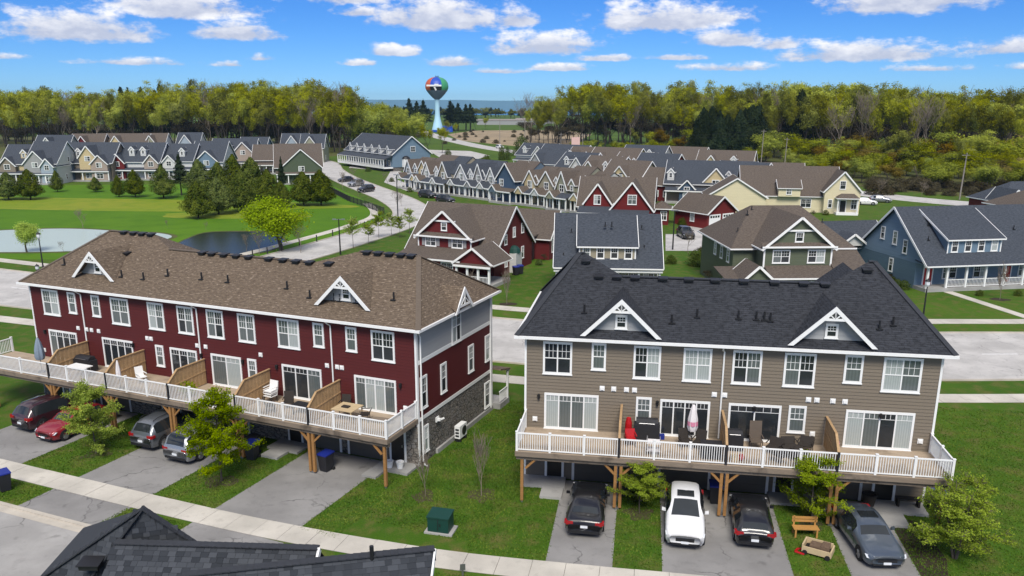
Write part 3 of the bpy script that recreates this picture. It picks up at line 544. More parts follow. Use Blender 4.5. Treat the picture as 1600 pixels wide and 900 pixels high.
    # privacy screens: upright boards between rails, top stepped down outwards
    for s in screens:
        q = MB(); n = 20
        for k in range(n):
            va = -.12-(DD-.2)*k/n; vb = va-(DD-.2)/n+.012; hz = 1.62 if va > -2.35 else 1.62-(-2.35-va)/.9*.62
            hz2 = 1.62 if vb > -2.35 else 1.62-(-2.35-vb)/.9*.62
            q.prism([(s-.02+(k % 2)*.012, va, zd+.05), (s-.02+(k % 2)*.012, vb, zd+.05), (s-.02+(k % 2)*.012, vb, zd+hz2), (s-.02+(k % 2)*.012, va, zd+hz)], (.022, 0, 0))
        q.beam((s, -.12, zd+1.65), (s, -2.4, zd+1.65), .12, .045); q.beam((s, -2.4, zd+1.65), (s, -DD+.07, zd+1.0), .12, .045); q.beam((s, -.12, zd+.9), (s, -DD+.07, zd+.7), .07, .07)
        q.build('privacy_screen', M['screen'], B)
        q = MB(); q.box(s-.06, s+.06, -DD+.0, -DD+.11, zd-.25, zd+1.03); q.build('screen_post', M['bin'], B)
    return B
zt = [6.07, 7.86]
TB = row_house('tan_townhouse_row', 'tan sided townhouse row with charcoal roof and long white railed deck', TO, TA, 0, 20.8, 10, ['tan', 'tan'],
    [(a, b, *zt, 'dbl', lk) for a, b, lk in ((.95, 2.5, 'gg'), (5.71, 7.12, 'gc'), (8.26, 9.70, 'cc'), (10.74, 12.2, 'gb'), (13.29, 14.83, 'bg'), (18.05, 19.89, 'cb'))]+[(3.52, 4.28, 6.42, 7.9, 'one', 'b'), (16.2, 17.1, 6.42, 7.9, 'one', 'b'), (5.94, 6.75, 3.57, 5.04, 'one', 'b'), (13.72, 14.6, 3.57, 5.04, 'one', 'b')],
    [(1.05, 3.96, 'sl4', 'cbbc'), (7.2, 9.77, 'sl4', 'gggg'), (10.71, 13.36, 'sl2', 'gg'), (16.53, 19.85, 'sl4', 'cbgc')],
    [(u, 5.4) for u in (4.13, 4.74, 5.41, 5.83, 9.94, 10.46, 14.64, 15.05, 15.83, 16.42)]+[(.55, 3.45), (6.95, 3.5), (15.0, 3.55), (20.25, 3.5)], [10.3], [5.2, 10.4, 15.6], .655,
    (2.4, 2.7, 2.2), 5.0, 3.5, dict(front=[(5.0, 1.95, 10.35), (15.45, 2.0, 10.4)], wings=[(-.5, 5, 2.2, 10.3), (15.8, 21.3, 2.2, 10.3)],
        bits=[(u, 1.15, 'p') for u in (3.0, 8.9, 11.0, 11.9, 12.3, 18.6)]+[(7.6, .75, 's'), (17.9, .9, 's'), (12.6, 1.1, 's')], rv=[(u, 3.32, 8.2+.655*3.72) for u in (3.6, 4.6, 5.6, 7.1, 8.5, 9.9, 11.4, 13.0, 14.5, 15.6)]+[(2.8, 4.3, 8.2+.655*4.72), (17.9, 4.3, 8.2+.655*4.72)]), -.05,
    [('d', 1.25, 2.05), ('g', 2.75, 5.0), ('g', 7.4, 9.9), ('g', 10.9, 12.9), ('d', 13.4, 14.2), ('g', 15.7, 17.6), ('d', 18.35, 19.25)], [.75, 7.05, 12.0, 18.2],
    posts=[(.3, 1), (5.2, 2), (10.4, 2), (15.6, 2), (20.5, 1)])
RB = row_house('red_townhouse_row', 'dark red sided townhouse row with brown shingle roof and long deck', RO, RA, -30.1, 0, 10, ['redn', 'greyn', 'stone'],
    [(a, b, 6.05, 7.8, 'dbl', lk) for a, b, lk in ((-28.93, -27.39, 'bc'), (-22.62, -21.06, 'bb'), (-19.42, -18.1, 'cb'), (-16.98, -15.71, 'gb'), (-14.63, -13.34, 'bg'), (-12.22, -10.95, 'bb'), (-9.28, -7.73, 'bc'), (-2.82, -1.32, 'gg'))]+[(a, b, 6.37, 7.8, 'one', 'b') for a, b in ((-26.5, -25.77), (-24.33, -23.6), (-6.74, -6.0), (-4.51, -3.78))]+[(a, b, 3.6, 5.0, 'one', 'b') for a, b in ((-19.13, -18.46), (-11.73, -11.06))],
    [(-28.78, -26.14, 'sl4', 'bggg'), (-23.79, -21.09, 'sl4', 'gggg'), (-17.9, -15.7, 'sl3', 'ggb'), (-14.57, -12.22, 'sl2', 'bc'), (-9.16, -6.34, 'sl3', 'ggb'), (-4.07, -1.32, 'sl4', 'bccb')],
    [(u, 5.36) for u in (-25.89, -25.1, -24.65, -24.01, -19.74, -19.41, -15.6, -14.92, -10.68)]+[(-5.9, 5.3), (-5.2, 5.3), (-4.88, 5.3), (-.75, 3.45), (-9.7, 3.5), (-29.5, 3.4)], [-25.2, -15.35, -5.5], [-25.08, -20.06, -15.05, -10.03, -5.02], .543,
    (2.5, 6.6, 2.6), 5.0, 3.75, dict(front=[(-5.0, 1.75, 10.55), (-24.5, 1.75, 10.55)],
        bits=[(u, 1.5, 'p') for u in (-28.3, -19.0, -16.2, -14.1, -2.2, -9.6)]+[(u, 1.0, 's') for u in (-22.5, -20.6, -7.6, -5.9, -5.5, -4.4, -4.0)], rv=[(u, 3.55, 8.2+.543*3.97) for u in (-17.9, -17.1, -16.1, -15.1, -14.1, -12.5, -11.4, -10.4, -9.4)]+[(u, 4.8, 8.2+.543*5.22) for u in (-6.0, -5.2, -4.4, -3.6, -2.9, -26.1, -25.2, -24.4, -23.6)]+[(-8.0, 3.6, 8.2+.543*4.02), (-24.0, 2.9, 8.2+.543*3.3)]), .75,
    [('d', -1.75, -.9), ('g', -4.6, -2.2), ('g', -7.3, -5.3), ('d', -8.9, -8.05), ('g', -14.5, -12.1), ('g', -17.4, -15.4), ('d', -19, -18.1), ('g', -24.5, -22), ('g', -27.4, -25.3), ('d', -29, -28.2)], [-29.1, -21.0, -15.3, -12.05, -9.5, -1.0],
    side=True, rmat='rfbrown', cmat='capb', posts=[(-.3, 1), (-5.02, 2), (-10.03, 2), (-15.05, 2), (-20.06, 2), (-25.08, 2), (-30.8, 2)], decks=(-2.6, 0))
# red row, road-side end wall: windows, gable, pipes, heat pump pad
for v, w_, z0, z1, st in ((4.8, 1.2, 6.1, 8.15, 'dbl'), (.65, .75, 3.35, 5.25, 'one'), (3.05, .72, 3.5, 5.3, 'one'), (6.75, .75, 3.65, 5.4, 'one'), (9.25, .75, 3.65, 5.4, 'one'), (.8, .55, .65, 2.25, 'one'), (9.15, .8, .45, 2.2, 'one')):
    window(RB, .022, v, z0, w_, z1-z0, math.pi/2, st)
q = MB(); q.poly([(.62, 4.85-1.15, 8.22), (.62, 4.85, 9.55), (-1.75, 4.85, 9.55)]); q.poly([(.62, 4.85+1.15, 8.22), (.62, 4.85, 9.55), (-1.75, 4.85, 9.55)]); sd = q.build('side_gable', M['rfbrown'], RB)
q = MB(); q.poly([(.2, 4.85-1.0, 8.2), (.2, 4.85+1.0, 8.2), (.2, 4.85, 9.45)]); q.build('gable_wall', M['greyn'], sd)
q = MB()
for sg in (-1, 1): q.prism([(.60, 4.85+sg*1.25, 8.1), (.60, 4.85, 9.56), (.60, 4.85, 9.3), (.60, 4.85+sg*1.0, 8.1)], (.06, 0, 0)); q.beam((.63, 4.85, 8.95), (.63, 4.85+sg*.55, 8.5), .05, .06, 0, (1, 0, 0))
q.box(.605, .66, 4.85-.75, 4.85+.75, 8.42, 8.54); q.beam((.63, 4.85, 8.5), (.63, 4.85, 9.4), .06, .06); q.build('barge_board', M['white'], sd)
q = MB(); q.tube([(.30, -.1, 8.05), (.1, .2, 7.8), (.11, .3, 7.6), (.11, .3, .35), (.3, .1, .15), (.55, .0, .12)], .05, 6); q.build('downspout', M['white'], RB)
q = MB(); q.tube([(.11, D_ := 9.6, 8.0), (.11, 9.6, .2)], .05, 6); q.build('downspout', M['white'], RB)
q = MB(); q.box(.0, .14, 2.0, 9.9, -.1, .28); q.build('foundation', M['stoop'], RB)
q = MB(); q.box(.05, .3, 2.05, 2.2, 2.05, 2.2); q.box(.05, .12, 1.95, 2.3, 1.98, 2.28); q.beam((.2, 2.1, 2.1), (.45, 2.3, 2.2), .08, .08); q.build('security_lamp', M['white'], RB)
# little porch at the far end of that wall
q = MB(); q.slab([(-2.4, 10.02, 2.9), (.65, 10.02, 2.9), (.65, 11.7, 2.5), (-2.4, 11.7, 2.5)], .12); q.build('porch_roof', M['rfbrown'], RB); q = MB(); q.box(-2.4, .6, 10.05, 11.6, -.05, .4); q.build('porch_floor', M['stoop'], RB)
q = MB(); q.box(.46, .58, 11.4, 11.52, .4, 2.45); q.box(-2.3, .6, 11.6, 11.66, 2.3, 2.42)
for k in range(10): q.box(.50, .53, 10.15+k*.12, 10.175+k*.12, .5, 1.2)
q.box(.49, .55, 10.1, 11.4, 1.2, 1.26); q.build('porch_rail', M['white'], RB)
# ------------------------------------------------------------------ houses of the estate
def gable_block(b, x0, x1, y0, y1, z0, ze, zr, ax, wm, rm, o=.35, t=.14, wname='wall', trim=True, vent=0):
    if ax == 'x': f = lambda a, c, z: (a, c, z); a0, a1, c0, c1 = x0, x1, y0, y1
    else: f = lambda a, c, z: (c, a, z); a0, a1, c0, c1 = y0, y1, x0, x1
    cm = (c0+c1)/2; s = (zr-ze)/(cm-c0); q = MB()
    for a in (a0, a1): q.poly([f(a, c0, z0), f(a, c1, z0), f(a, c1, ze), f(a, cm, zr-.02), f(a, c0, ze)])
    for c in (c0, c1): q.poly([f(a0, c, z0), f(a1, c, z0), f(a1, c, ze), f(a0, c, ze)])
    wl = q.build(wname, wm, b); q = MB(); A0, A1 = a0-o, a1+o; zl = ze-s*o+t; zt_ = zr+t
    q.slab([f(A0, c0-o, zl), f(A1, c0-o, zl), f(A1, cm, zt_), f(A0, cm, zt_)], t*.8); q.slab([f(A0, c1+o, zl), f(A1, c1+o, zl), f(A1, cm, zt_), f(A0, cm, zt_)], t*.8)
    rf = q.build('roof', rm, b)
    if trim:
        q = MB()
        for a in (A0-.03, A1+.03):
            for c in (c0-o, c1+o): q.beam(f(a, c, zl-.10), f(a, cm, zt_-.10), .06, .24)
        for c, sg in ((c0-o, -1), (c1+o, 1)): q.beam(f(A0, c+sg*.05, zl-.06), f(A1, c+sg*.05, zl-.06), .1, .13)
        q.build('fascia', M['white'], rf)
    for k in range(vent): p = f(a0+(a1-a0)*(k+.7)/(vent+.4), cm+.35, zt_-.35*s); roof_vent(rf, *p)
    return wl, rf, s
def hip_roof(b, x0, x1, y0, y1, ze, zr, rm, o=.4, inset=None):
    X0, X1, Y0, Y1 = x0-o, x1+o, y0-o, y1+o; q = MB()
    if X1-X0 >= Y1-Y0: i = inset or (Y1-Y0)/2; r0, r1 = (X0+i, (Y0+Y1)/2, zr), (X1-i, (Y0+Y1)/2, zr); F = [[(X0, Y0, ze), (X1, Y0, ze), r1, r0], [(X1, Y1, ze), (X0, Y1, ze), r0, r1], [(X0, Y1, ze), (X0, Y0, ze), r0], [(X1, Y0, ze), (X1, Y1, ze), r1]]
    else: i = inset or (X1-X0)/2; r0, r1 = ((X0+X1)/2, Y0+i, zr), ((X0+X1)/2, Y1-i, zr); F = [[(X0, Y0, ze), (X1, Y0, ze), r0], [(X1, Y1, ze), (X0, Y1, ze), r1], [(X0, Y1, ze), (X0, Y0, ze), r0, r1], [(X1, Y0, ze), (X1, Y1, ze), r1, r0]]
    for f in F: q.poly(f)
    q.poly([(X0, Y0, ze-.1), (X1, Y0, ze-.1), (X1, Y1, ze-.1), (X0, Y1, ze-.1)])
    rf = q.build('roof', rm, b); q = MB()
    for p, r_ in (((X0, Y0), (X1, Y0)), ((X1, Y0), (X1, Y1)), ((X1, Y1), (X0, Y1)), ((X0, Y1), (X0, Y0))): q.beam((*p, ze-.06), (*r_, ze-.06), .14, .14)
    q.build('fascia', M['white'], rf); return rf
def boxwall(b, x0, x1, y0, y1, z0, z1, wm, name='wall'):
    q = MB(); q.box(x0, x1, y0, y1, z0, z1); return q.build(name, wm, b)
def shed_dormer(b, x0, x1, yf, yb, z0, z1, zb, wm, rm, nwin=4, o=.3):
    q = MB(); q.poly([(x0, yf, z0), (x1, yf, z0), (x1, yf, z1), (x0, yf, z1)])
    for x in (x0, x1): q.poly([(x, yf, z0), (x, yf, z1), (x, yb, zb), (x, yb-.2, z0)])
    d = q.build('dormer_wall', wm, b); s = (zb-z1)/(yb-yf); q = MB()
    q.slab([(x0-o, yf-o, z1-s*o+.1), (x1+o, yf-o, z1-s*o+.1), (x1+o, yb, zb+.1), (x0-o, yb, zb+.1)], .12); rf = q.build('dormer_roof', rm, b)
    q = MB(); q.beam((x0-o, yf-o-.04, z1-s*o), (x1+o, yf-o-.04, z1-s*o), .1, .14)
    for x in (x0-o-.03, x1+o+.03): q.beam((x, yf-o, z1-s*o+.02), (x, yb, zb+.02), .06, .2)
    for x in (x0, x1): q.box(x-.07, x+.07, yf-.03, yf-.005, z0, z1)
    q.build('fascia', M['white'], rf)
    for k in range(nwin): window(b, x0+(x1-x0)*(k+.5)/nwin, yf, z0+.2, .85, z1-z0-.3, 0, 'one')
def porch(b, x0, x1, yb, yf, zr, rm, n=4, rail=True, zb=None, sides=True, floor=.4, gap=None):
    zb = zb or zr+.8; q = MB(); q.slab([(x0-.2, yf-.3, zr), (x1+.2, yf-.3, zr), (x1+.2, yb, zb), (x0-.2, yb, zb)], .1); q.build('porch_roof', rm, b)
    q = MB(); q.box(x0-.2, x1+.2, yf-.36, yf-.30, zr-.22, zr); q.box(x0, x1, yf-.05, yf+.1, zr-.34, zr-.12)
    for k in range(n): x = x0+.1+(x1-x0-.2)*k/(n-1); q.box(x-.11, x+.11, yf-.1, yf+.12, floor, zr-.12)
    q.build('porch_posts', M['white'], b); q = MB(); q.box(x0-.1, x1+.1, yf-.2, yb-.01, -.05, floor); q.build('porch_floor', M['stoop'], b)
    if rail:
        q = MB()
        for k in range(n-1):
            if gap is not None and k == gap: continue
            a = x0+.1+(x1-x0-.2)*k/(n-1); c = x0+.1+(x1-x0-.2)*(k+1)/(n-1); q.box(a, c, yf-.02, yf+.04, floor+.85, floor+.92); q.box(a, c, yf-.02, yf+.04, floor+.1, floor+.16)
            m_ = int((c-a)/.16)
            for j in range(1, m_): x = a+(c-a)*j/m_; q.box(x-.02, x+.02, yf-.01, yf+.03, floor+.16, floor+.85)
        q.build('porch_rail', M['white'], b)
def door(b, x, y, z, rot, mat, w=1., h=2.1):
    q = MB(); q.box(-w/2, w/2, -.06, -.01, 0, h); d = place('door', q.mesh('door', mat), b, (x, y, z), rot)
    q = MB(); q.box(-w/2-.14, -w/2, -.08, -.005, 0, h+.14); q.box(w/2, w/2+.14, -.08, -.005, 0, h+.14); q.box(-w/2, w/2, -.08, -.005, h, h+.14); q.build('door_frame', M['white'], d)
# -- red gabled house
HM = math.pi/2
b = thing('red_gabled_house', 'red house with brown roof and shuttered front gable behind the red townhouses', 'house', (-2.3, 94.6, 0), R(-25))
gable_block(b, -11.6, 0, 0, 11, 0, 3.0, 7.85, 'x', SID['redh'], M['rftaupe'], vent=3); gable_block(b, -9.5, -2.4, -1.1, 5, 0, 4.75, 7.75, 'y', SID['redh'], M['rftaupe'], wname='gable_wall', o=.4)
q = MB(); q.slab([(-9.9, -1.55, 4.85), (-2.0, -1.55, 4.85), (-2.0, -1.1, 5.25), (-9.9, -1.1, 5.25)], .1); q.slab([(-10.8, -4.6, 2.75), (-2.0, -4.6, 2.75), (-2.2, -1.1, 3.5), (-10.6, -1.1, 3.5)], .12); q.build('skirt_roof', M['rftaupe'], b)
q = MB(); q.box(-10.8, -2.0, -4.72, -4.6, 2.58, 2.74); q.box(-9.9, -2.0, -1.62, -1.56, 4.68, 4.86); q.box(-7.6, -4.4, -1.3, -1.12, 6.55, 6.72)
for x in (-9.5, -2.4): q.box(x-.08, x+.08, -1.16, -1.11, 3.4, 4.7)
q.build('trim', M['white'], b); boxwall(b, -10.2, -2.6, -4.0, -1.1, 0, 2.7, SID['redh'], 'front_wall')
for x in (-7.8, -4.2):
    window(b, x, -1.1, 3.55, 1.5, 1.15); q = MB()
    for sg in (-1, 1): q.box(x+sg*1.0-.2, x+sg*1.0+.2, -1.16, -1.11, 3.6, 4.68)
    q.build('shutters', SID['grey'], b)
window(b, -5.95, -1.1, 5.5, .8, 1.0, 0, 'one'); window(b, -4.0, -4.0, .9, 1.6, 1.5); window(b, -8, -4.0, .9, 1.6, 1.5)
for v, z_ in ((3.2, 3.6), (5.6, 4.2), (8.1, 4.4), (8.1, 1.2), (3.3, .9)): window(b, 0, v, z_, .75, 1.25 if z_ > 3 else 1.5, HM, 'one')
q = MB(); q.box(.0, .9, 4.3, 6.0, 0, 2.4); q.build('side_porch', SID['white'], b); q = MB(); q.lathe([(.85, 2.4), (.7, 2.9), (.35, 3.2), (.01, 3.3)], 10, 0, .25, 5.1); q.build('side_awning', M['teal'], b)
gable_block(b, -2.6, 1.9, -4.4, 0, 2.5, 2.7, 4.3, 'y', SID['redh'], M['rftaupe'], wname='porch_gable'); porch(b, -2.2, 2.1, -.1, -5.2, 2.55, M['rftaupe'], 4, zb=2.62)
gable_block(b, -7, 1.2, 14, 20, 0, 3.0, 6.1, 'x', SID['redh'], M['rftaupe'], wname='rear_wing_wall'); boxwall(b, -6, -.8, 11, 14, 0, 3, SID['redh'], 'link_wall'); q = MB(); q.slab([(-6.5, 10.8, 3.2), (-.4, 10.8, 3.2), (-.4, 14.2, 3.4), (-6.5, 14.2, 3.4)], .2); q.build('link_roof', M['rftaupe'], b)
window(b, 1.2, 15.6, .9, 1.5, 1.9, HM, 'dbl'); q = MB(); q.box(-.79, -.74, 11.6, 13.6, .1, 2.3); q.build('glazed_door', M['glass'], b)
# -- grey house with long shed dormer
b = thing('grey_dormer_house', 'sage grey house with slate roof and four-window shed dormer', 'house', (4.1, 85.8, 0), R(-4))
gable_block(b, .3, 11.6, 0, 10, 2.9, 3.2, 8.2, 'x', SID['sage'], M['rfslate'], o=.15, vent=0); boxwall(b, .6, 11.3, 1.9, 9.8, 0, 3, SID['sage'], 'front_wall'); shed_dormer(b, 2.9, 8.8, .75, 4.75, 3.85, 5.5, 8.1, SID['beige'], M['rfslate'])
porch(b, .4, 11.5, 2.0, .3, 2.95, M['rfslate'], 6, zb=3.15)
for x in (2.2, 4.6, 8.8, 10.4): window(b, x, 1.9, .9, 1.2, 1.5)
door(b, 6.6, 1.9, .4, 0, M['door']); window(b, 11.6, 5, 1, 1.2, 1.4, HM)
for x, v in ((2.0, 3.2), (9.8, 1.8), (9.6, 3.6), (1.2, 1.0), (5.6, 2.5), (6.3, 2.5)): pipe(b, x, v, 3.1+1.04*v if v != 2.5 else 7.3)
# -- green house
b = thing('green_gabled_house', 'dark green house with brown roof and broad white-edged front gable', 'house', (23.9, 82.7, 0), R(3))
boxwall(b, -.3, 12.4, 3.6, 15.6, 0, 5.3, SID['green']); hip_roof(b, -.3, 12.4, 3.6, 15.6, 5.2, 9.0, M['rftaupe'], .45, 4.0)
gable_block(b, 2.1, 9.2, 1.0, 9.4, 0, 5.75, 8.75, 'y', SID['green'], M['rftaupe'], wname='gable_wall', o=.4)
q = MB(); q.slab([(1.7, .55, 5.85), (9.6, .55, 5.85), (9.6, 1.0, 6.2), (1.7, 1.0, 6.2)], .1); q.slab([(2.2, -1.2, 2.9), (12.7, -1.2, 2.9), (12.4, 1.0, 3.8), (2.2, 1.0, 3.8)], .12); q.slab([(9.2, -1.2, 2.95), (13, -1.2, 2.95), (12.9, 3.6, 5.2), (9.2, 3.6, 5.2)], .12); q.build('skirt_roof', M['rftaupe'], b)
q = MB(); q.box(1.7, 9.6, .48, .54, 5.68, 5.86); q.box(4.0, 7.4, .8, .98, 7.35, 7.52); q.box(2.2, 12.7, -1.3, -1.2, 2.74, 2.9)
for x in (2.1, 9.2): q.box(x-.09, x+.09, .93, .99, 3.6, 5.7)
q.build('trim', M['white'], b); boxwall(b, 2.4, 12.3, -.4, 3.6, 0, 2.9, SID['green'], 'front_wall')
for x in (3.9, 7.6): window(b, x, 1.0, 4.05, 1.85, 1.4)
window(b, 5.65, 1.0, 6.25, .9, 1.05, 0, 'one')
for x, st in ((4.0, 'dbl'), (7.4, 'dbl'), (10.4, 'dbl')): window(b, x, -.4, .9, 1.7, 1.55)
for v, z_ in ((5.2, 3.4), (7.6, 3.4), (10, 3.4), (6, .9)): window(b, -.3, v, z_, .9, 1.4, -HM, 'one')
gable_block(b, -.9, 2.3, -1.6, 2, 2.6, 2.75, 4.2, 'y', SID['green'], M['rftaupe'], wname='porch_gable'); porch(b, -2.2, 2.3, 3.4, -1.5, 2.65, M['rftaupe'], 4, zb=3.3)
for x, v, z_ in ((2.4, 8, 8.2), (3.2, 9, 8.6), (10.5, 7, 7.4), (.8, 6, 6.6)): pipe(b, x, v, z_)
# -- blue house
b = thing('blue_dormer_house', 'blue house with slate roof, long dormer and white columned porch', 'house', (45.3, 88.2, 0), R(10))
gable_block(b, 0, 17, 0, 13, 2.9, 3.15, 8.5, 'x', SID['blue'], M['rfslate'], o=.4, vent=0); boxwall(b, .01, 16.9, 2.0, 12.98, 0, 3.2, SID['blue'], 'front_wall'); shed_dormer(b, 2.9, 9.5, 1.0, 6.3, 4.0, 5.7, 8.3, SID['blue'], M['rfslate'])
porch(b, .1, 17, 2.1, .1, 3.0, M['rfslate'], 8, zb=3.3, gap=0)
for v, z_, h_ in ((4.2, 3.6, 1.6), (6.2, 4.3, 1.6), (8.6, 4.6, 1.5), (6.4, 1.1, 1.6)): window(b, 0, v, z_, .8, h_, -HM, 'one')
for x in (4.3, 8.2): window(b, x, 2.0, 1.0, 1.8, 1.5)
door(b, 1.6, 2.0, .4, 0, M['redp']); door(b, 11.6, 2.0, .4, 0, M['redp']); window(b, 14, 2.0, 1.0, 1.8, 1.5)
gable_block(b, -4.2, 3.5, 13, 19, 0, 3.0, 5.6, 'x', SID['blue'], M['rfslate'], wname='rear_wing_wall'); gable_block(b, -3, -.2, 12, 14.5, 3.2, 3.6, 4.6, 'y', SID['white'], M['rfslate'], wname='rear_porch_gable')
for x, v in ((1.5, 2.5), (13, 3.5), (2.5, 4.2)): pipe(b, x, v, 3.3+.82*v)
q = MB(); q.box(2.2, 3.3, -12.0, -.2, .0, .03); q.build('front_path', M['conc'], b)
# -- red garage, yellow house, houses at the right edge
b = thing('red_garage', 'small red garage with two white doors beside the lane', 'garage', (*g(1104, 358)[:2], 0), R(33))
gable_block(b, 0, 6.6, 0, 7.5, 0, 2.7, 5.1, 'y', SID['red'], M['rftaupe'], o=.45)
for x in (1.75, 4.85):
    q = MB(); q.box(x-1.3, x+1.3, -.06, -.01, .03, 2.3); d = q.build('garage_door', M['white'], b); q = MB()
    for k in range(4): q.box(x-1.1+k*.57, x-.68+k*.57, -.075, -.062, 1.75, 2.1)
    q.build('door_glazing', M['glass'], d)
window(b, 0, 3.4, .9, 1.0, 1.5, -HM, 'one')
b = thing('yellow_house', 'pale yellow house with brown roof and arched porch front by the far road', 'house', (*g(1296, 334)[:2], 0), R(-9))
gable_block(b, -1.2, 5.2, 0, 8, 0, 4.3, 7.8, 'y', SID['yellow'], M['rftaupe'], o=.35); gable_block(b, -16, 2, 1.5, 12.5, 0, 3.2, 8.2, 'x', SID['yellow'], M['rftaupe'], wname='side_wall', vent=5)
gable_block(b, -9.5, -5.5, .6, 5, 3, 4.6, 5.9, 'x', SID['yellow'], M['rftaupe'], wname='dormer_wall', o=.25); window(b, -7.6, .6, 3.4, 1, 1.1)
window(b, 1.9, 0, 4.6, 1.1, 1.6, 0, 'one'); window(b, -.1, 0, 1.1, .8, 1.6, 0, 'one'); window(b, 4.2, 0, .9, 1.1, 1.9); window(b, -4.2, 1.5, .9, 2.0, 1.7)
hip_roof(b, .9, 4.6, -1.7, .1, 3.1, 3.9, M['rftaupe'], .2, .9); q = MB()
for x in (1.0, 4.5): q.box(x-.1, x+.1, -1.65, -1.45, .3, 3.0)
q.box(.8, 4.7, -1.8, 0, -.05, .4); q.build('porch_posts', M['white'], b); door(b, 2.2, 0, .4, 0, M['door'])
gable_block(b, -23, -12, -1.5, 7, 0, 3.0, 6.4, 'y', SID['yellow'], M['rftaupe'], wname='front_wing_wall')
b = thing('tan_house', 'tan house with brown roof cut off by the right edge', 'house', (79, 124, 0), R(8))
boxwall(b, 0, 14, 0, 11, 0, 4.6, SID['beige']); hip_roof(b, 0, 14, 0, 11, 4.5, 8.0, M['rftaupe'], .5); window(b, 1.8, 0, 2.6, 1.3, 1.5); window(b, 5, 0, 2.6, 1.3, 1.5)
b = thing('slate_roof_house', 'house with slate roof and small red gable near the right edge', 'house', (86, 145, 0), R(6))
boxwall(b, 0, 14, 0, 9, 0, 3.5, SID['red']); hip_roof(b, 0, 14, 0, 9, 3.4, 6.6, M['rfslate'], .4); gable_block(b, .2, 3.0, -1.2, 4, 3, 3.8, 5.6, 'y', SID['red'], M['rfslate'], wname='gable_wall')
# -- long row of gabled row houses along the side road
UN = [('ltblue', 'rftaupe', 'pale blue'), ('cream', 'rftaupe', 'cream'), ('white', 'rftaupe', 'white and brown'), ('beige', 'rfslate', 'beige'), ('white', 'rfslate', 'white fronted'), ('grey', 'rfslate', 'grey'), ('white', 'rfslate', 'white gabled'), ('slate', 'rftaupe', 'slate blue tall-gabled'), ('cream', 'rftaupe', 'cream gabled'), ('beige', 'rftaupe', 'beige porch-fronted'), ('sage', 'rftaupe', 'sage green'), ('cream', 'rftaupe', 'pale cream narrow')]
A0, A1 = Vector((-27.5, 203, 0)), Vector((15.0, 155.0, 0)); dv = A1-A0; ang = math.atan2(dv.y, dv.x); WS = [1.1, .8, 1.2, .95, 1.15, .8, 1.1, 1.25, .85, 1.1, 1.0, .75][:len(UN)]; WS = [w*dv.length/sum(WS) for w in WS]; PO_ = [.9, .9, -.6, -.6, .5, .5, .5, -1.0, .4, .4, -.7, -.2]; PZ = [7.0, 7.0, 8.1, 8.1, 7.6, 7.6, 7.2, 8.2, 7.3, 7.3, 8.0, 7.2]
for i, (wc, rc, dsc) in enumerate(UN):
    ul = WS[i]; p = A0+dv.normalized()*sum(WS[:i]); red = False
    pos = ['at the far end of the row', 'second from the far end of the row'][i] if i < 2 else f'in the long row, number {i+1} from its far end'
    b = thing('row_house', f'{dsc} row house {pos}', 'house', p, ang, 'row houses along the side road'); rm = M[rc]; wm = SID[wc]
    zr = PZ[i]; dy_ = PO_[i]; b.location += Vector((-math.sin(ang)*dy_, math.cos(ang)*dy_, 0))
    gable_block(b, 0, ul+.02, .6, 11, 0, 4.6, zr, 'x', SID['white'] if i % 3 == 2 else wm, rm, o=.12, trim=False, wname='wall')
    gw = rnd.choice([1.7, 2.0, 2.4, 2.0]); gx = 2.0+rnd.uniform(-.2, .5)
    if i == 7: gable_block(b, .6, ul-.4, -.9, 5, 0, 4.9, 8.1, 'y', SID['navy'], rm, wname='gable_wall')
    else: gable_block(b, gx-gw+.4, gx+gw-.2, -.35 if not red else -1.3, 5.5, 0, 4.4+rnd.uniform(-.5, .4), 6.9+rnd.uniform(-.5, .5), 'y', wm, rm, wname='gable_wall', o=.28)
    yf = -.35 if not red else -1.3
    window(b, gx+.1, yf if i != 7 else -.9, 3.4, 1.3, 1.5, 0, 'dbl', True); window(b, gx-.7, yf if i != 7 else -.9, .9, 1.1, 1.5, 0, 'dbl', True)
    if not red and i != 7 and i % 4 != 3:
        gable_block(b, ul-2.0, ul-.4, .15, 4, 3.6, 4.9, 6.0, 'y', SID['white'] if i % 2 else wm, rm, wname='dormer_wall', o=.15); window(b, ul-1.2, .15, 3.75, .8, 1.1, 0, 'one', True)
    porch(b, gx-1.9, ul-.1, yf+.02, yf-2.1, 2.6, rm if i % 2 else M['rfslate'], 4, rail=False, zb=3.3)
    gable_block(b, gx-1.7, gx+.5, yf-2.5, yf-.2, 2.3, 2.6, 3.7, 'y', SID['white'] if i % 3 == 0 else wm, rm, wname='porch_gable', o=.12); door(b, ul-1.3, .6, .3, 0, M['door']); window(b, ul-2.9, .6, .9, .9, 1.4, 0, 'one', True)
    for k in range(2): roof_vent(b, 1+rnd.random()*4, 6.6, zr-.2)
    if i == 0:
        for v in (3, 7): window(b, 0, v, 3.3, .8, 1.3, -HM, 'one', True); window(b, 0, v, .9, .8, 1.3, -HM, 'one', True)
    if i == len(UN)-1:
        for v in (3, 7): window(b, ul, v, .9, 1.0, 1.4, HM, 'one', True)
b = thing('red_twin_gable_house', 'red house with two front gables at the near end of the row', 'house', (10.6, 138.5, 0), R(-12))
gable_block(b, 0, 12.5, 2.5, 12, 0, 3.2, 7.6, 'x', SID['red'], M['rftaupe']); gable_block(b, 1.3, 5.6, .8, 8, 0, 4.0, 7.0, 'y', SID['red'], M['rftaupe'], wname='gable_wall'); gable_block(b, 5.9, 12.6, -.6, 8, 0, 3.2, 7.5, 'y', SID['red'], M['rftaupe'], wname='broad_gable_wall', o=.4)
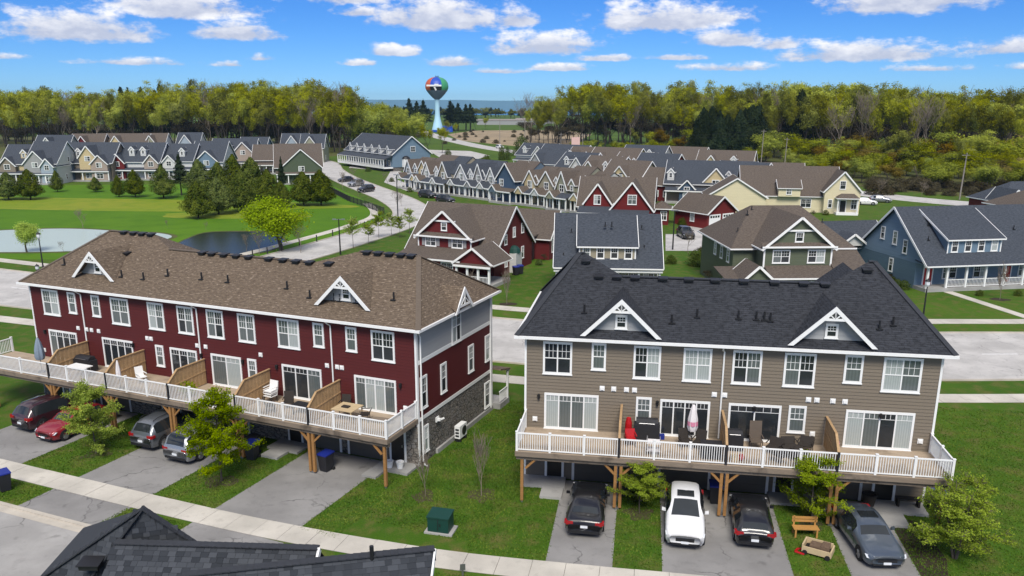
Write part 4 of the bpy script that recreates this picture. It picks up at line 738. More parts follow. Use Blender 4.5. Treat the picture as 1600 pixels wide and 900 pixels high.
window(b, 3.4, .8, 3.6, 1.2, 1.6); window(b, 9.3, -.6, 3.9, 1.5, 1.6); porch(b, .6, 12, .8, -2.4, 2.6, M['rfslate'], 5, zb=3.3, rail=False); window(b, 12.5, 5, 1, 1.2, 1.5, HM)
hip_roof(b, 12.4, 15.4, 4, 8, 2.8, 3.9, M['rftaupe'], .3); boxwall(b, 12.5, 15.2, 4.2, 7.8, 0, 2.8, SID['red'], 'side_wing_wall'); window(b, 14.4, 4.2, .8, 1.1, 1.6)
# -- second rank of houses behind, roofs mostly
def estate(label, px, py, rot, w, d, ze, zr, wc, rc, gabs=(), dorm=(), name='estate_house', group=None, porch_=True, ends=True, far=True):
    p = g(px, py); b = thing(name, label, 'house', p, R(rot), group); wm, rm = SID[wc], M[rc]
    gable_block(b, 0, w, 0, d, 0, ze, zr, 'x', wm, rm, o=.35, vent=3)
    for (x, gw, y, ze2, zr2, c) in gabs:
        gable_block(b, x-gw/2, x+gw/2, y, d*.5, 0, ze2, zr2, 'y', SID[c], rm, wname='gable_wall', o=.3); window(b, x, y, ze2-1.0, min(1.5, gw*.4), 1.3, 0, 'dbl', True)
        if y < .5: window(b, x, y, .8, min(1.8, gw*.5), 1.4, 0, 'dbl', True)
    for (x, y, z, c) in dorm: gable_block(b, x-.7, x+.7, y, y+3, z-1.0, z+1.0, z+1.8, 'y', SID[c], rm, wname='dormer_wall', o=.12, t=.08); window(b, x, y, z-.1, .75, 1.05, 0, 'one', True)
    if porch_: porch(b, .3, w-.3, .02, -1.7, 2.7, rm, 5, zb=3.3, rail=False)
    k = 0
    for x in [w*t_ for t_ in (.18, .42, .66, .88)]:
        if not any(abs(x-gq[0]) < gq[1]/2+.7 for gq in gabs): window(b, x, 0, .9, 1.1, 1.4, 0, 'dbl', True)
    if ends:
        for sx, rt in ((0, -HM), (w, HM)): window(b, sx, d*.35, .9, .9, 1.4, rt, 'one', True); window(b, sx, d*.5, ze, .9, 1.3, rt, 'one', True)
    return b
estate('dark roofed house left of the brown roofs, second rank', 806, 262, -36, 13, 10, 4.2, 7.6, 'white', 'rfslate', [(9, 4, -.6, 4.6, 7, 'white')], [(3, .6, 5.2, 'white')])
estate('slate roofed pale house under the pink chimney sign, second rank', 836, 272, -36, 15, 11, 4.4, 8.4, 'ltblue', 'rfslate', [(12, 4.4, -.6, 4.6, 7.3, 'ltblue')], [(3, .6, 5.4, 'white'), (8, .6, 5.4, 'white')])
estate('brown roofed sage house behind the plum tree', 880, 277, -36, 9, 11, 4.4, 8.2, 'sage', 'rftaupe', [(3, 4.2, -.8, 4.6, 7.4, 'sage')], [(7, .6, 5.4, 'cream')])
estate('cream ended house with long brown ridge, second rank', 915, 280, -36, 14, 11, 4.4, 8.4, 'cream', 'rftaupe', [], [(4, .8, 5.4, 'cream'), (10, .8, 5.4, 'white')])
estate('brown roofed house before the dark red gable, second rank', 953, 289, -36, 10, 11, 4.3, 8.0, 'grey', 'rftaupe', [(7, 4, -.6, 4.5, 7, 'white')], [(3, .7, 5.4, 'white')])
estate('slate roofed dark red house with tall side gable', 985, 296, -36, 10, 11, 4.2, 8.4, 'red', 'rfslate', [(4, 3.8, -.5, 4.4, 6.8, 'red')], [])
estate('long slate roofed house with cream gables above the red garage', 1038, 316, -16, 18, 12, 4.0, 8.3, 'taupe', 'rfslate', [(10.2, 4.6, .2, 4.6, 7.2, 'cream'), (4.6, 3, -1.6, 3.2, 4.8, 'navy')], [(1, .6, 5.2, 'white')])
estate('cream house with wide gable end above the red garage', 1100, 315, -44, 11, 12.5, 3.6, 8.2, 'cream', 'rfslate', [], [(5, .8, 4.8, 'white')])
estate('brown roofed house with sloping skylight left of the yellow house', 1152, 318, -12, 13, 12, 3.4, 8.0, 'navy', 'rftaupe', [(2.4, 3.2, -1.4, 3.4, 5.4, 'navy'), (6.4, 3, -1.2, 3.4, 5.2, 'cream')], [(10, .6, 5, 'white')])
estate('low brown roofed house behind the red row houses', 1000, 312, -36, 9, 9, 3.4, 6.6, 'red', 'rftaupe', [], [], porch_=False)
estate('far brown roofed house at the wood edge, beyond the slate roofs', 1015, 268, -30, 16, 10, 4, 7.4, 'white', 'rftaupe', [], [])
estate('brown roofed grey house tucked behind the sage row house', 905, 296, -40, 10, 10, 4.2, 7.8, 'grey', 'rftaupe', [(3, 3.8, -.6, 4.4, 6.8, 'beige')], [(7, .6, 5.2, 'white')])
estate('slate roofed white house tucked behind the cream row house', 868, 286, -40, 10, 10, 4.2, 7.7, 'white', 'rfslate', [(7, 3.8, -.6, 4.4, 6.8, 'white')], [(3, .6, 5.2, 'white')])
estate('brown roofed beige house between the row and the red gable', 940, 302, -38, 10, 9, 4.0, 7.4, 'beige', 'rftaupe', [(5, 3.6, -.6, 4.4, 6.4, 'cream')], [])
estate('slate roofed grey house at the back, right of the long brown ridge', 968, 270, -32, 13, 10, 4.2, 8.0, 'grey', 'rfslate', [(3, 4, -.6, 4.6, 7, 'white')], [(9, .6, 5.3, 'white')])
estate('brown roofed cream house at the back by the pine clump', 1085, 286, -24, 14, 11, 4.2, 8.2, 'cream', 'rftaupe', [(4, 4, -.6, 4.6, 7.2, 'cream')], [(9.5, .6, 5.4, 'white')])
estate('slate roofed white house behind the slate blue row house', 826, 278, -42, 10, 10, 4.2, 7.6, 'white', 'rfslate', [(3, 3.8, -.6, 4.4, 6.8, 'grey')], [])
# -- village across the golf course
V = 'houses across the golf course'
estate('cream house with slate roof at the left end of the golf front', 6, 287, 2, 8.5, 11, 5.0, 9.4, 'cream', 'rfslate', [(2, 4, -1, 4.6, 6.6, 'taupe')], [(5.2, 1.4, 6.6, 'cream')], group=V)
estate('light grey gabled house with white balcony, second on the golf front', 44, 288, 2, 7.6, 13, 5.2, 10.2, 'white', 'rfslate', [(3.0, 5.6, -1.2, 5.2, 8.2, 'grey'), (6.0, 3, -1.6, 4.6, 6.4, 'ltblue')], [], group=V)
estate('slate roofed house with cream gable facing the golf course', 93, 283, 2, 14, 12, 4.8, 9.6, 'taupe', 'rfslate', [(2.3, 4.0, -1.2, 4.8, 6.9, 'slate'), (8.3, 4.4, -.8, 6.2, 9.0, 'cream'), (11.4, 4.2, -1.6, 4.6, 6.7, 'pink')], [(5.2, 1.2, 6.6, 'white')], group=V)
estate('slate roofed house with two white dormers facing the golf course', 177, 281, 2, 12.6, 12, 4.8, 9.4, 'white', 'rfslate', [(1.9, 3.8, -1.2, 4.6, 6.8, 'red'), (10.8, 3.6, -1.2, 4.6, 6.6, 'pink')], [(5.0, 1.6, 6.8, 'white'), (8.0, 1.6, 6.8, 'white')], group=V)
estate('slate roofed white house right of the twin-dormer house', 256, 280, 2, 8, 12, 4.8, 9.0, 'white', 'rfslate', [(2.2, 3.4, -1.2, 4.6, 6.4, 'white')], [(5, 1.4, 6.4, 'white')], group=V)
estate('slate roofed house with blue gable behind the cedars', 300, 279, 2, 8.6, 13, 4.6, 9.6, 'white', 'rfslate', [(4.6, 6, -1.0, 4.6, 7.4, 'blue')], [], group=V)
estate('slate roofed pale house with pink gable behind the cedars', 330, 268, 2, 13, 11, 4.8, 9.4, 'white', 'rfslate', [(10, 5, -.6, 6.0, 8.6, 'pink')], [(3, 1.4, 6.6, 'cream'), (5.6, 1.4, 6.6, 'white')], group=V)
estate('small blue gabled house left of the large green house', 374, 256, 2, 9, 11, 4.8, 8.6, 'blue', 'rfslate', [(4, 4.4, -.8, 5.2, 7.6, 'ltblue')], [], group=V)
bgh = estate('large green house with brown roof right of the cedars', 432, 288, 14, 11.5, 15, 4.2, 9.6, 'dkgreen', 'rftaupe', [(6.4, 10, -.8, 4.2, 8.6, 'dkgreen')], [], group=V)
estate('taupe brown roofed house behind the cedars, left of the green house', 396, 272, 8, 8, 11, 4.0, 8.0, 'taupe', 'rftaupe', [], [], group=V)
for px, py, w, wc, rc, gc, ds in ((55, 258, 11, 'grey', 'rfslate', 'white', 'slate blue roof and white gable behind the light grey house'), (110, 254, 11, 'taupe', 'rftaupe', 'redh', 'brown roof and dark gable behind the cream gable'), (148, 253, 18, 'cream', 'rftaupe', 'cream', 'long brown roof and cream gable in the rear rank'), (222, 252, 8, 'white', 'rftaupe', 'sage', 'timbered pale gable in the rear rank'), (277, 250, 8, 'white', 'rfslate', 'ltblue', 'slate roof and pale timbered gable in the rear rank'), (440, 252, 9, 'slate', 'rfslate', 'ltblue', 'slate roof and blue gable behind the green house'), (470, 254, 8, 'sage', 'rfslate', 'sage', 'pale sage gable at the right end of the rear rank')):
    estate('house with '+ds, px, py, 2, w, 10, 5, 9.4, wc, rc, [(w*.45, 5, -.6, 5.4, 8.8, gc)], [], group=V, porch_=False)
# -- blue terrace by the junction
b = thing('blue_terrace', 'blue ended terrace with white porches and dormers near the water tower', 'house', (*g(614, 268)[:2], 0), R(35))
gable_block(b, 0, 13, 0, 34, 1.2, 5.2, 10.2, 'y', SID['blue'], M['rfslate'], o=.5, vent=0); boxwall(b, .2, 12.8, .15, 33.8, -.05, 1.2, M['stone'], 'basement'); window(b, 7, 0, 5.6, 1.6, 1.7, 0, 'dbl', True); q = MB(); q.box(3.2, 5.4, -1.4, 0, 1.2, 3.6); q.build('bay', M['white'], b); q = MB(); q.lathe([(1.3, 3.6), (1.0, 4.2), (.4, 4.5), (.01, 4.55)], 10, 0, 4.3, -.5); q.build('bay_roof', M['black'], b)
for k in range(6):
    y = 2.2+k*5.4; gable_block(b, -.4, 3.2, y-.9, y+.9, 4.6, 6.5, 7.5, 'x', SID['white'], M['rfslate'], wname='dormer_wall', o=.15); window(b, -.4, y, 5.3, .9, 1.2, -HM, 'one', True)
q = MB(); q.slab([(-3.2, -.3, 3.7), (0, -.3, 4.7), (0, 34, 4.7), (-3.2, 34, 3.7)], .14); q.build('porch_roof', M['rfslate'], b); q = MB(); q.box(-3.1, 0, -.2, 34, .9, 1.25); q.box(-3.15, -3.05, -.2, 34, 1.9, 2.0); q.box(-3.2, -3.05, -.3, 34, 3.45, 3.62)
for k in range(20): q.box(-3.15, -2.95, k*1.78-.1, k*1.78+.1, 1.2, 3.5)
for k in range(110): q.box(-3.12, -3.07, k*.31, k*.31+.08, 1.25, 1.9)
q.build('porch_posts', M['white'], b)
for k in range(6): window(b, 0, 2.2+k*5.4, 1.6, 1.5, 1.6, -HM, 'dbl', True); door(b, 0, 4.6+k*5.4, 1.25, -HM, M['door'])
# -- far long roofs behind the sand lot
for i, (px, py, w) in enumerate(((745, 192, 110), (806, 190, 90))):
    p = g(px, py+3); b = thing('far_warehouse', ['long pale warehouse behind the sand lot', 'second pale warehouse at the right of the sand lot'][i], 'warehouse', p, 0); gable_block(b, 0, w*.6, 0, 20, 0, 4, 5.2, 'x', SID['grey'], M['poles'], trim=False)
# ------------------------------------------------------------------ trees
def grow(br, tips, p, d, L, r, lev, maxlev, rg, spread=.6, kids=3, up=.15, wig=.12, seg=4):
    pts = [p]; rad = [r]; q = p.copy(); dd = d.copy()
    for k in range(seg):
        dd = (dd+Vector((rg.gauss(0, wig), rg.gauss(0, wig), rg.gauss(0, wig)*.6+up*.25))).normalized(); q = q+dd*(L/seg); pts.append(q.copy()); rad.append(r*(1-.55*(k+1)/seg))
    br.append((pts, rad, lev))
    if lev >= maxlev: tips.append((q, dd)); tips.append((pts[seg//2], dd)); return
    for k in range(kids+(1 if lev == 0 else 0)):
        t = rg.uniform(.35, 1.) if k else 1.; i = min(seg, max(1, int(t*seg+.5))); a = rg.uniform(0, 6.283)
        side = Vector((math.cos(a), math.sin(a), rg.uniform(-.1, .5))); nd_ = (dd*(1-spread)+side*spread+Vector((0, 0, up))).normalized()
        grow(br, tips, pts[i], nd_, L*rg.uniform(.55, .78), rad[i]*.68, lev+1, maxlev, rg, spread, kids, up, wig, max(2, seg-1))
def leafquad(b, p, s, rg, c, droop=0., flat=0., out=None):
    a = Vector((rg.gauss(0, 1), rg.gauss(0, 1), rg.gauss(0, 1)*(1-flat)-droop)).normalized()
    if out is None: n = Vector((rg.gauss(0, 1), rg.gauss(0, 1), rg.gauss(0, 1)+flat*2))
    else: n = out.normalized()+Vector((rg.gauss(0, .38), rg.gauss(0, .38), rg.gauss(.15, .38)))
    bb = a.cross(n)
    if bb.length < .05: bb = a.cross(Vector((1, 0, 0)))
    bb.normalize()
    if out is not None: a = n.normalized().cross(bb)
    bb = bb*s*rg.uniform(.35, .6); a = a*s*rg.uniform(.7, 1.2)
    i = len(b.v); b.v += [tuple(p-a*.5), tuple(p+bb*.6), tuple(p+a*.5), tuple(p-bb*.6)]; b.f.append((i, i+1, i+2, i+3)); b.m.append(0); b.c.append(c)
def treemesh(kind, seed):
    rg = random.Random(seed); br = []; tips = []; b = MB(); b.c = []; lm, bm_ = None, 'bark'; sides = 5
    if kind in ('maple', 'olive', 'amber', 'lime', 'brush'):       # woodland tree, height 1 unit = 10 m
        tall = kind in ('maple', 'olive'); Ht = 10.
        grow(br, tips, Vector((0, 0, 0)), Vector((rg.gauss(0, .03), rg.gauss(0, .03), 1)), Ht*(.62 if tall else .34), .17 if tall else .13, 0, 3, rg, .48 if tall else .62, 3, .32 if tall else .2, .06 if tall else .12, 6)
        tp = [t for t, _ in tips]; N = 6500 if kind != 'brush' else 2200; zmin = 3.4 if tall else .5; zc_ = sum(t.z for t in tp)/len(tp)
        for k in range(N):
            ti = rg.randrange(len(tp)); t = tp[ti]; sp_ = .40 if tall else .48; p = t+Vector((rg.gauss(0, sp_), rg.gauss(0, sp_), rg.gauss(0, sp_*.8)))
            if p.z < zmin*rg.uniform(.5, 1.2): continue
            leafquad(b, p, rg.uniform(.18, .40), rg, min(1, max(0, (ti*.618 % 1)*.75+rg.gauss(.12, .16))), out=(p-t)*1.2+Vector((p.x, p.y, (p.z-zc_)*.7))*.5)
        lm = kind; bm_ = 'barkd' if tall else 'bark'; sides = 4
    elif kind in ('young', 'young_big', 'street'):
        Ht = 4.6; stems = 4 if kind == 'young_big' else 1
        for st in range(stems):
            a0 = st*6.283/stems+.4; lean = .16 if stems > 1 else .02; pts = [Vector((math.cos(a0)*.08*(stems > 1), math.sin(a0)*.08*(stems > 1), 0))]
            for k in range(6): pts.append(pts[-1]+Vector((math.cos(a0)*lean*(1-.1*k)+rg.gauss(0, .03), math.sin(a0)*lean*(1-.1*k)+rg.gauss(0, .03), Ht*.94/6)))
            br.append((pts, [.06*(1-k/7.5) for k in range(7)], 0))
            for k in range(34 if stems == 1 else 15):   # tiers of limbs
                t = rg.uniform(.12, .98) if kind != 'street' else rg.uniform(.4, .98); i = min(5, int(t*6)); p0 = pts[i]+(pts[i+1]-pts[i])*(t*6-i); a = k*2.4+rg.uniform(-.5, .5)
                Lb = (2.0*(1-t)**.6+.35)*rg.uniform(.65, 1.15)*(1.05 if t > .3 else .9); d = Vector((math.cos(a), math.sin(a), rg.uniform(.25, .75))).normalized(); lp = [p0]; 
                for j in range(4): d = (d+Vector((rg.gauss(0, .1), rg.gauss(0, .1), -.03+rg.gauss(0, .06)))).normalized(); lp.append(lp[-1]+d*Lb/4)
                br.append((lp, [.022, .018, .014, .010, .006], 1))
                for j in range(1, 5):
                    for m_ in range(3):
                        dd = (d+Vector((rg.gauss(0, .7), rg.gauss(0, .7), rg.gauss(.1, .35)))).normalized(); e = lp[j]+dd*rg.uniform(.2, .45); br.append(([lp[j], e], [.006, .003], 2)); tips.append((e, dd))
        N = {'young': 20000, 'young_big': 20000, 'street': 3000}[kind]
        for k in range(N):
            ti = rg.randrange(len(tips)); t, d_ = tips[ti]; p = t-d_*rg.uniform(-.12, .38)+Vector((rg.gauss(0, .085), rg.gauss(0, .085), rg.gauss(0, .06)-.03))
            leafquad(b, p, rg.uniform(.08, .15)*(1 if kind != 'street' else 1.5), rg, min(1, max(0, (ti//4*.618 % 1)*.7+rg.gauss(.15, .15))), .3, .4, out=None if k % 3 else Vector((p.x, p.y, (p.z-2.2)*.8+.3)))
        lm = 'young'; sides = 5
    elif kind == 'willow':
        grow(br, tips, Vector((0, 0, 0)), Vector((0, 0, 1)), 3.0, .2, 0, 3, rg, .6, 4, .22, .1, 5)
        for k in range(14000):
            t, d_ = rg.choice(tips); p = t+Vector((rg.gauss(0, .4), rg.gauss(0, .4), -abs(rg.gauss(0, .85))+.35)); leafquad(b, p, rg.uniform(.15, .28), rg, rg.random(), 1.2, out=Vector((p.x, p.y, (p.z-2.5)*.6)) if k % 2 else None)
        lm = 'willow'
    elif kind in ('cedar', 'pine', 'shrub'):
        Ht = 10.; br.append(([Vector((0, 0, -.2)), Vector((rg.gauss(0, .1), rg.gauss(0, .1), Ht*.5)), Vector((0, 0, Ht*.96))], [.22, .14, .02], 0))
        N = {'cedar': 9000, 'pine': 5200, 'shrub': 3000}[kind]
        for k in range(N):
            a = rg.uniform(0, 6.283); t = rg.random()**(.8 if kind == 'cedar' else .6)
            if kind == 'cedar': z = 1.25+8.7*(1-t)**1.0; rr = 3.7*min(1, (z-1.0)/1.7)**.55*max(0, 1-((z-1.2)/8.9)**2.1)+.1
            elif kind == 'pine': z = 3.2+6.8*(1-t); tier = .62+.38*math.sin(z*5.2+seed); rr = 2.1*max(.05, 1-((z-3.2)/7.0)**1.2)*tier+.12
            else: z = 10*(1-t)**.9*.98; rr = 5.2*max(0, 1-(z/10)**2.2)**.55
            w = 1+.55*noise.noise((math.cos(a)*1.7+seed, math.sin(a)*1.7, z*.42))+.42*noise.noise((math.cos(a)*4.2, math.sin(a)*4.2+seed, z*1.0))
            rr *= w*(1-abs(rg.gauss(0, .26))); p = Vector((math.cos(a)*rr, math.sin(a)*rr, z+rg.gauss(0, .18)))
            leafquad(b, p, rg.uniform(.26, .52)*(1 if kind != 'shrub' else 1.6), rg, min(1, max(0, .5+.9*noise.noise((math.cos(a)*2.6+seed, math.sin(a)*2.6, z*.8))+rg.gauss(0, .17))), out=Vector((math.cos(a), math.sin(a), .25+.5*(z/10))))
        if kind == 'pine':
            for k in range(26): a = rg.uniform(0, 6.283); z = rg.uniform(2.5, 9); br.append(([Vector((0, 0, z)), Vector((math.cos(a)*1.5*(1-z/11), math.sin(a)*1.5*(1-z/11), z+.2))], [.05, .015], 1))
        lm = kind; bm_ = 'barkd'
    elif kind == 'bare':
        grow(br, tips, Vector((0, 0, 0)), Vector((rg.gauss(0, .03), rg.gauss(0, .03), 1)), 3.6, .11, 0, 4, rg, .55, 4, .28, .1, 5); bm_ = 'twig'; sides = 3
    elif kind == 'sapling':
        grow(br, tips, Vector((0, 0, 0)), Vector((0, 0, 1)), 1.9, .035, 0, 3, rg, .36, 5, .5, .06, 5); bm_ = 'twig'; sides = 4
    t = MB()
    for pts, rad, lev in br: t.tube(pts, [max(r_, .012) for r_ in rad], max(3, sides+2-lev), 0, cap=False)
    if kind in ('cedar', 'pine', 'shrub') and False: pass
    return t.mesh('trunk', M[bm_], True), (b.mesh('crown', LEAF[lm]) if b.f else None)
TM = {}
for kind, n in (('maple', 5), ('olive', 4), ('amber', 3), ('lime', 3), ('brush', 3), ('young', 4), ('young_big', 1), ('street', 3), ('willow', 1), ('cedar', 4), ('pine', 3), ('shrub', 3), ('bare', 4), ('sapling', 2)):
    TM[kind] = [treemesh(kind, 100*len(kind)+i*7+ord(kind[0])) for i in range(n)]
def htop(me): return max(v.co.z for v in me.vertices)
TM['roundpine'] = [(tr, (lambda c: (c.materials.clear(), c.materials.append(LEAF['pine']), c)[-1])(cr.copy())) for tr, cr in TM['cedar']]
TM['scrub'] = [(tr, (lambda c: (c.materials.clear(), c.materials.append(LEAF['brush']), c)[-1])(cr.copy())) for tr, cr in TM['shrub']]
TH = {k: [max(htop(x) for x in pr if x) for pr in v] for k, v in TM.items()}
def tree(kind, p, hgt, label, group=None, wide=1., name=None, var=None, cat='tree'):
    i = rnd.randrange(len(TM[kind])) if var is None else var; k = hgt/TH[kind][i]
    o = thing(name or {'maple': 'maple_tree', 'olive': 'woodland_tree', 'amber': 'budding_tree', 'lime': 'leafy_tree', 'brush': 'brushwood', 'young': 'young_tree', 'young_big': 'young_tree', 'street': 'street_tree', 'willow': 'willow_tree', 'cedar': 'cedar_tree', 'pine': 'pine_tree', 'roundpine': 'pine_tree', 'scrub': 'scrub_bush', 'shrub': 'shrub', 'bare': 'bare_tree', 'sapling': 'sapling'}[kind], label, cat, p, rnd.uniform(0, 6.28), group, (k*wide, k*wide, k))
    tr, cr = TM[kind][i]; place('trunk', tr, o)
    if cr: place('crown', cr, o)
    return o
def top2h(ytop, Y): return H+(161.5-ytop)/FPX*Y
# near trees by the two rows
tree('young', rl(-18.4, -5.9), 4.6, 'leafy young tree between the left driveways of the red row', wide=.92, var=0)
tree('young', rl(-9.0, -5.9), 5.3, 'leafy young tree between the two middle driveways of the red row', wide=.9, var=1)
tree('young', tl(6.35, -3.3), 3.0, 'bright young tree left of the white car', wide=1.05, var=2)
tree('young', tl(14.7, -3.1), 3.8, 'thin young tree above the wooden bench by the tan row', wide=1.1, var=3)
tree('young_big', tl(20.6, -5.3), 3.9, 'multi-stemmed young tree beside the dark soil bed at lower right', wide=1.15)
tree('sapling', rl(2.1, -3.1), 3.0, 'thin bare sapling at the corner of the red row', var=0); tree('sapling', rl(4.8, -1.9), 3.6, 'bare sapling in a mulch ring on the lawn between the rows', var=1)
# golf course cedars
for i, (x, y, yt, wd, k, l) in enumerate([(48, 312, 268, 1.1, 'cedar', 'broad cedar at the left edge of the fairway'), (14, 312, 272, 1.3, 'cedar', 'round cedar at the left edge of the photo'), (150, 300, 276, 1.2, 'cedar', 'low cedar before the light grey house'), (90, 300, 268, .8, 'cedar', 'slim cedar between the first two golf front houses'), (186, 308, 275, .8, 'cedar', 'slim cedar left of the pair by the fairway'), (212, 308, 268, 1.0, 'cedar', 'rounded cedar right of the pair by the fairway'), (256, 310, 262, 1.0, 'cedar', 'tall rounded cedar left of the dark spruce'), (284, 305, 246, .95, 'pine', 'dark spruce before the blue gabled house'), (313, 306, 254, 1.05, 'cedar', 'conical cedar right of the dark spruce'), (310, 341, 288, 1.15, 'cedar', 'large cedar in front at the left of the grove'), (342, 335, 281, 1.15, 'cedar', 'large cedar in the middle front of the grove'), (378, 330, 274, 1.1, 'cedar', 'large cedar right of the grove front'), (344, 312, 258, 1.0, 'cedar', 'cedar at the back of the grove, left'), (368, 308, 248, .9, 'cedar', 'tall dark cedar at the back of the grove'), (396, 312, 252, 1.1, 'cedar', 'broad cedar at the back of the grove, right'), (420, 318, 268, 1.1, 'cedar', 'cedar filling the right part of the grove'), (442, 304, 250, .62, 'pine', 'narrow spruce before the green house'), (440, 325, 285, 1.15, 'cedar', 'low cedar below the green house'), (475, 321, 271, 1.1, 'cedar', 'left one of the two cedars by the fence'), (502, 321, 269, 1.1, 'cedar', 'right one of the two cedars by the fence')]):
    p = g(x, y); h_ = top2h(yt, p.y)*1.2; tree(k, p, h_, l, 'evergreens on the golf course', wide=wd*1.02)
w_ = g(440, 392); tree('willow', w_, top2h(300, w_.y), 'bright lime willow beside the pond', wide=1.35)
for x, y, yt, k, l in [(715, 0, 0, '', '')][:0]: pass
for i, (x, y, yt) in enumerate([(405, 398, 352), (385, 392, 358), (470, 395, 345), (130, 358, 320), (42, 394, 340), (158, 390, 358), (100, 394, 372), (322, 360, 340), (262, 356, 338)]):
    p = g(x, y); tree('bare' if x not in (42,) else 'willow', p, top2h(yt, p.y), ['thin bare tree left of the willow', 'small bare tree at the pond edge', 'grey bare tree right of the willow', 'bare tree on the far pond bank', 'yellow-green willow at the left pond shore', 'small bare sapling before the pond', 'thin bare sapling at the left of the pond', 'scrubby bare bush on the far bank', 'low bare bush across the pond'][i])
for i, (x, y, yt) in enumerate([(552, 388, 332), (576, 382, 338), (592, 372, 322), (612, 370, 325), (640, 366, 318), (625, 372, 330)]):
    p = g(x, y); tree('street', p, top2h(yt, p.y), ['golden young street tree nearest the lamp post', 'yellow-green street tree, second from the lamp post', 'taller street tree in the middle of the verge', 'street tree left of the tall pole', 'street tree by the red house corner', 'thin street tree before the red house corner'][i], 'street trees along the side road', wide=.8)
for i, (x, y, yt) in enumerate([(560, 306, 268), (536, 296, 262), (622, 330, 290), (627, 322, 296), (548, 283, 255), (606, 288, 262), (1075, 396, 348), (1345, 396, 345), (874, 252, 230), (1370, 306, 270), (1440, 308, 275), (1300, 300, 280)]):
    p = g(x, y); tree('bare', p, top2h(yt, p.y), ['round bare tree beside the parked cars', 'bare tree left of the parked cars', 'bare tree at the road bend', 'thin bare tree behind the road bend', 'bare tree on the traffic island', 'bare tree before the blue terrace', 'small bare tree by the lane', 'bare tree at the corner of the blue house', 'small bare tree among the far roofs', 'bare tree beside the far road, left', 'bare tree beside the far road, right', 'bare tree behind the yellow house'][i])
p = g(880, 282); tree('brush', p, top2h(258, p.y), 'dark plum coloured tree among the roofs', wide=1.5).children[1].data = (lambda me: (me.materials.clear(), me.materials.append(LEAF['plum']), me)[-1])(TM['brush'][0][1].copy())
for i, (x, y, hh) in enumerate([(700, 245, 3.0), (760, 262, 4.2), (784, 250, 5.5), (793, 250, 5.0), (694, 300, 1.3), (702, 302, 1.5), (1395, 442, .8), (1190, 352, 1.2), (815, 243, 8)]):
    tree('shrub', g(x, y), hh, ['small shrub on the green by the court', 'dark shrub on the green bank', 'slim cypress shrub on the bank, left', 'slim cypress shrub on the bank, right', 'clipped ball shrub by the white porch, left', 'clipped ball shrub by the white porch, right', 'low shrub at the blue house wall', 'shrub beside the red garage', 'tall dark evergreen at the sand lot edge'][i], wide=.45 if i in (2, 3) else .9, cat='shrub')
for i, (x, y, hh) in enumerate([(792, 475, 4.2), (736, 478, 4.0), (1562, 468, 4.2)]):
    p = g(x, y); tree('sapling', p, hh, ['thin bare street sapling between the two rows', 'thin bare sapling before the red gabled house', 'thin bare sapling on the blue house lawn'][i]); patch('mulch_ring', blob(p.x, p.y, .9, .8, 20, i+9, .2), .008, M['soil'])
for i, (x, y, hh) in enumerate([(1392, 440, 1.0), (1402, 446, .8), (1412, 452, 1.1), (1108, 440, 1.4), (1330, 428, 1.2), (1338, 436, 1.0), (852, 408, 1.0), (842, 414, .8), (1048, 412, 1.2), (1098, 345, 1.6), (1066, 352, 1.4), (1290, 336, 1.0), (1270, 338, 1.2), (1590, 462, .7), (1530, 462, .7), (1096, 402, 2.0), (1090, 415, 2.2), (640, 300, 1.2), (660, 302, 1.3), (612, 284, 1.2), (575, 268, 1.5), (586, 262, 1.4)]):
    tree('shrub' if i % 3 else 'brush', g(x, y), hh, 'low garden shrub beside a house wall or path in the estate', 'garden shrubs of the estate', wide=1.2, cat='shrub')
# woods
def wood_band(xs, Yf, top, mix, label, group, step, jit=6):
    x = xs[0]
    while x < xs[1]:
        for (dY, dt, keep) in ((0, 12, .7), (12, 4, .9), (26, 0, 1), (44, -1, 1), (64, -2, 1), (40, 60, .9), (62, 48, 1), (80, 40, 1)):
            if rnd.random() > keep: continue
            xx = x+rnd.uniform(-step*.5, step*.5); Y = Yf(xx)+dY+rnd.uniform(-5, 5); k = mix(xx, dY)
            p = gd(xx, 200, Y); p.z = 0; h_ = max(8, top2h(top(xx)+dt+rnd.uniform(-jit, jit), Y))
            if dt > 30: k = 'brush'
            tree(k, p, h_, label[k], group+' '+k, wide=rnd.uniform(.8, 1.15)*(1.0 if k != 'roundpine' else .8)*(1.7 if dt > 30 else 1))
        x += step
lb = dict(bare='tall leafless tree in the wood beyond the golf houses', maple='tall yellow-green spring maple in the wood beyond the golf houses', olive='tall thin-leaved tree in the wood beyond the golf houses', pine='dark pine in the wood beyond the golf houses', lime='lime green tree in the wood beyond the golf houses', brush='leafless brush in the wood beyond the golf houses')
wood_band((-40, 545), lambda x: 372-.06*x, lambda x: 146 if x < 250 else 133, lambda x, d: 'pine' if (180 < x < 270 and d > 40) else (lambda q_: 'maple' if q_ < .6 else ('bare' if q_ < .7 else 'olive'))(rnd.random()), lb, 'wood beyond the golf houses', 20, 8)
wood_band((540, 640), lambda x: 372, lambda x: 150+(x-540)*.2, lambda x, d: 'maple' if rnd.random() < .5 else 'lime', dict(brush='leafless brush behind the blue terrace', maple='yellow-green maple behind the blue terrace', lime='lime green tree behind the blue terrace'), 'trees behind the blue terrace', 24)
for x, Y, yt in ((668, 330, 184), (650, 322, 178), (690, 345, 196)): p = gd(x, 200, Y); p.z = 0; tree('maple', p, top2h(yt, Y), 'golden spring tree right of the blue terrace' if x == 668 else ('tall golden tree behind the blue terrace end' if x == 650 else 'low golden tree before the water tower'), wide=1.1)
for x in (606, 618, 632, 640, 652, 662, 708, 716, 728, 704, 735): p = gd(x, 200, 640+rnd.uniform(-20, 20)); p.z = 0; tree('pine', p, top2h(rnd.uniform(152, 168), p.y), 'dark pine standing beside the water tower', 'pines by the water tower', wide=1.35)
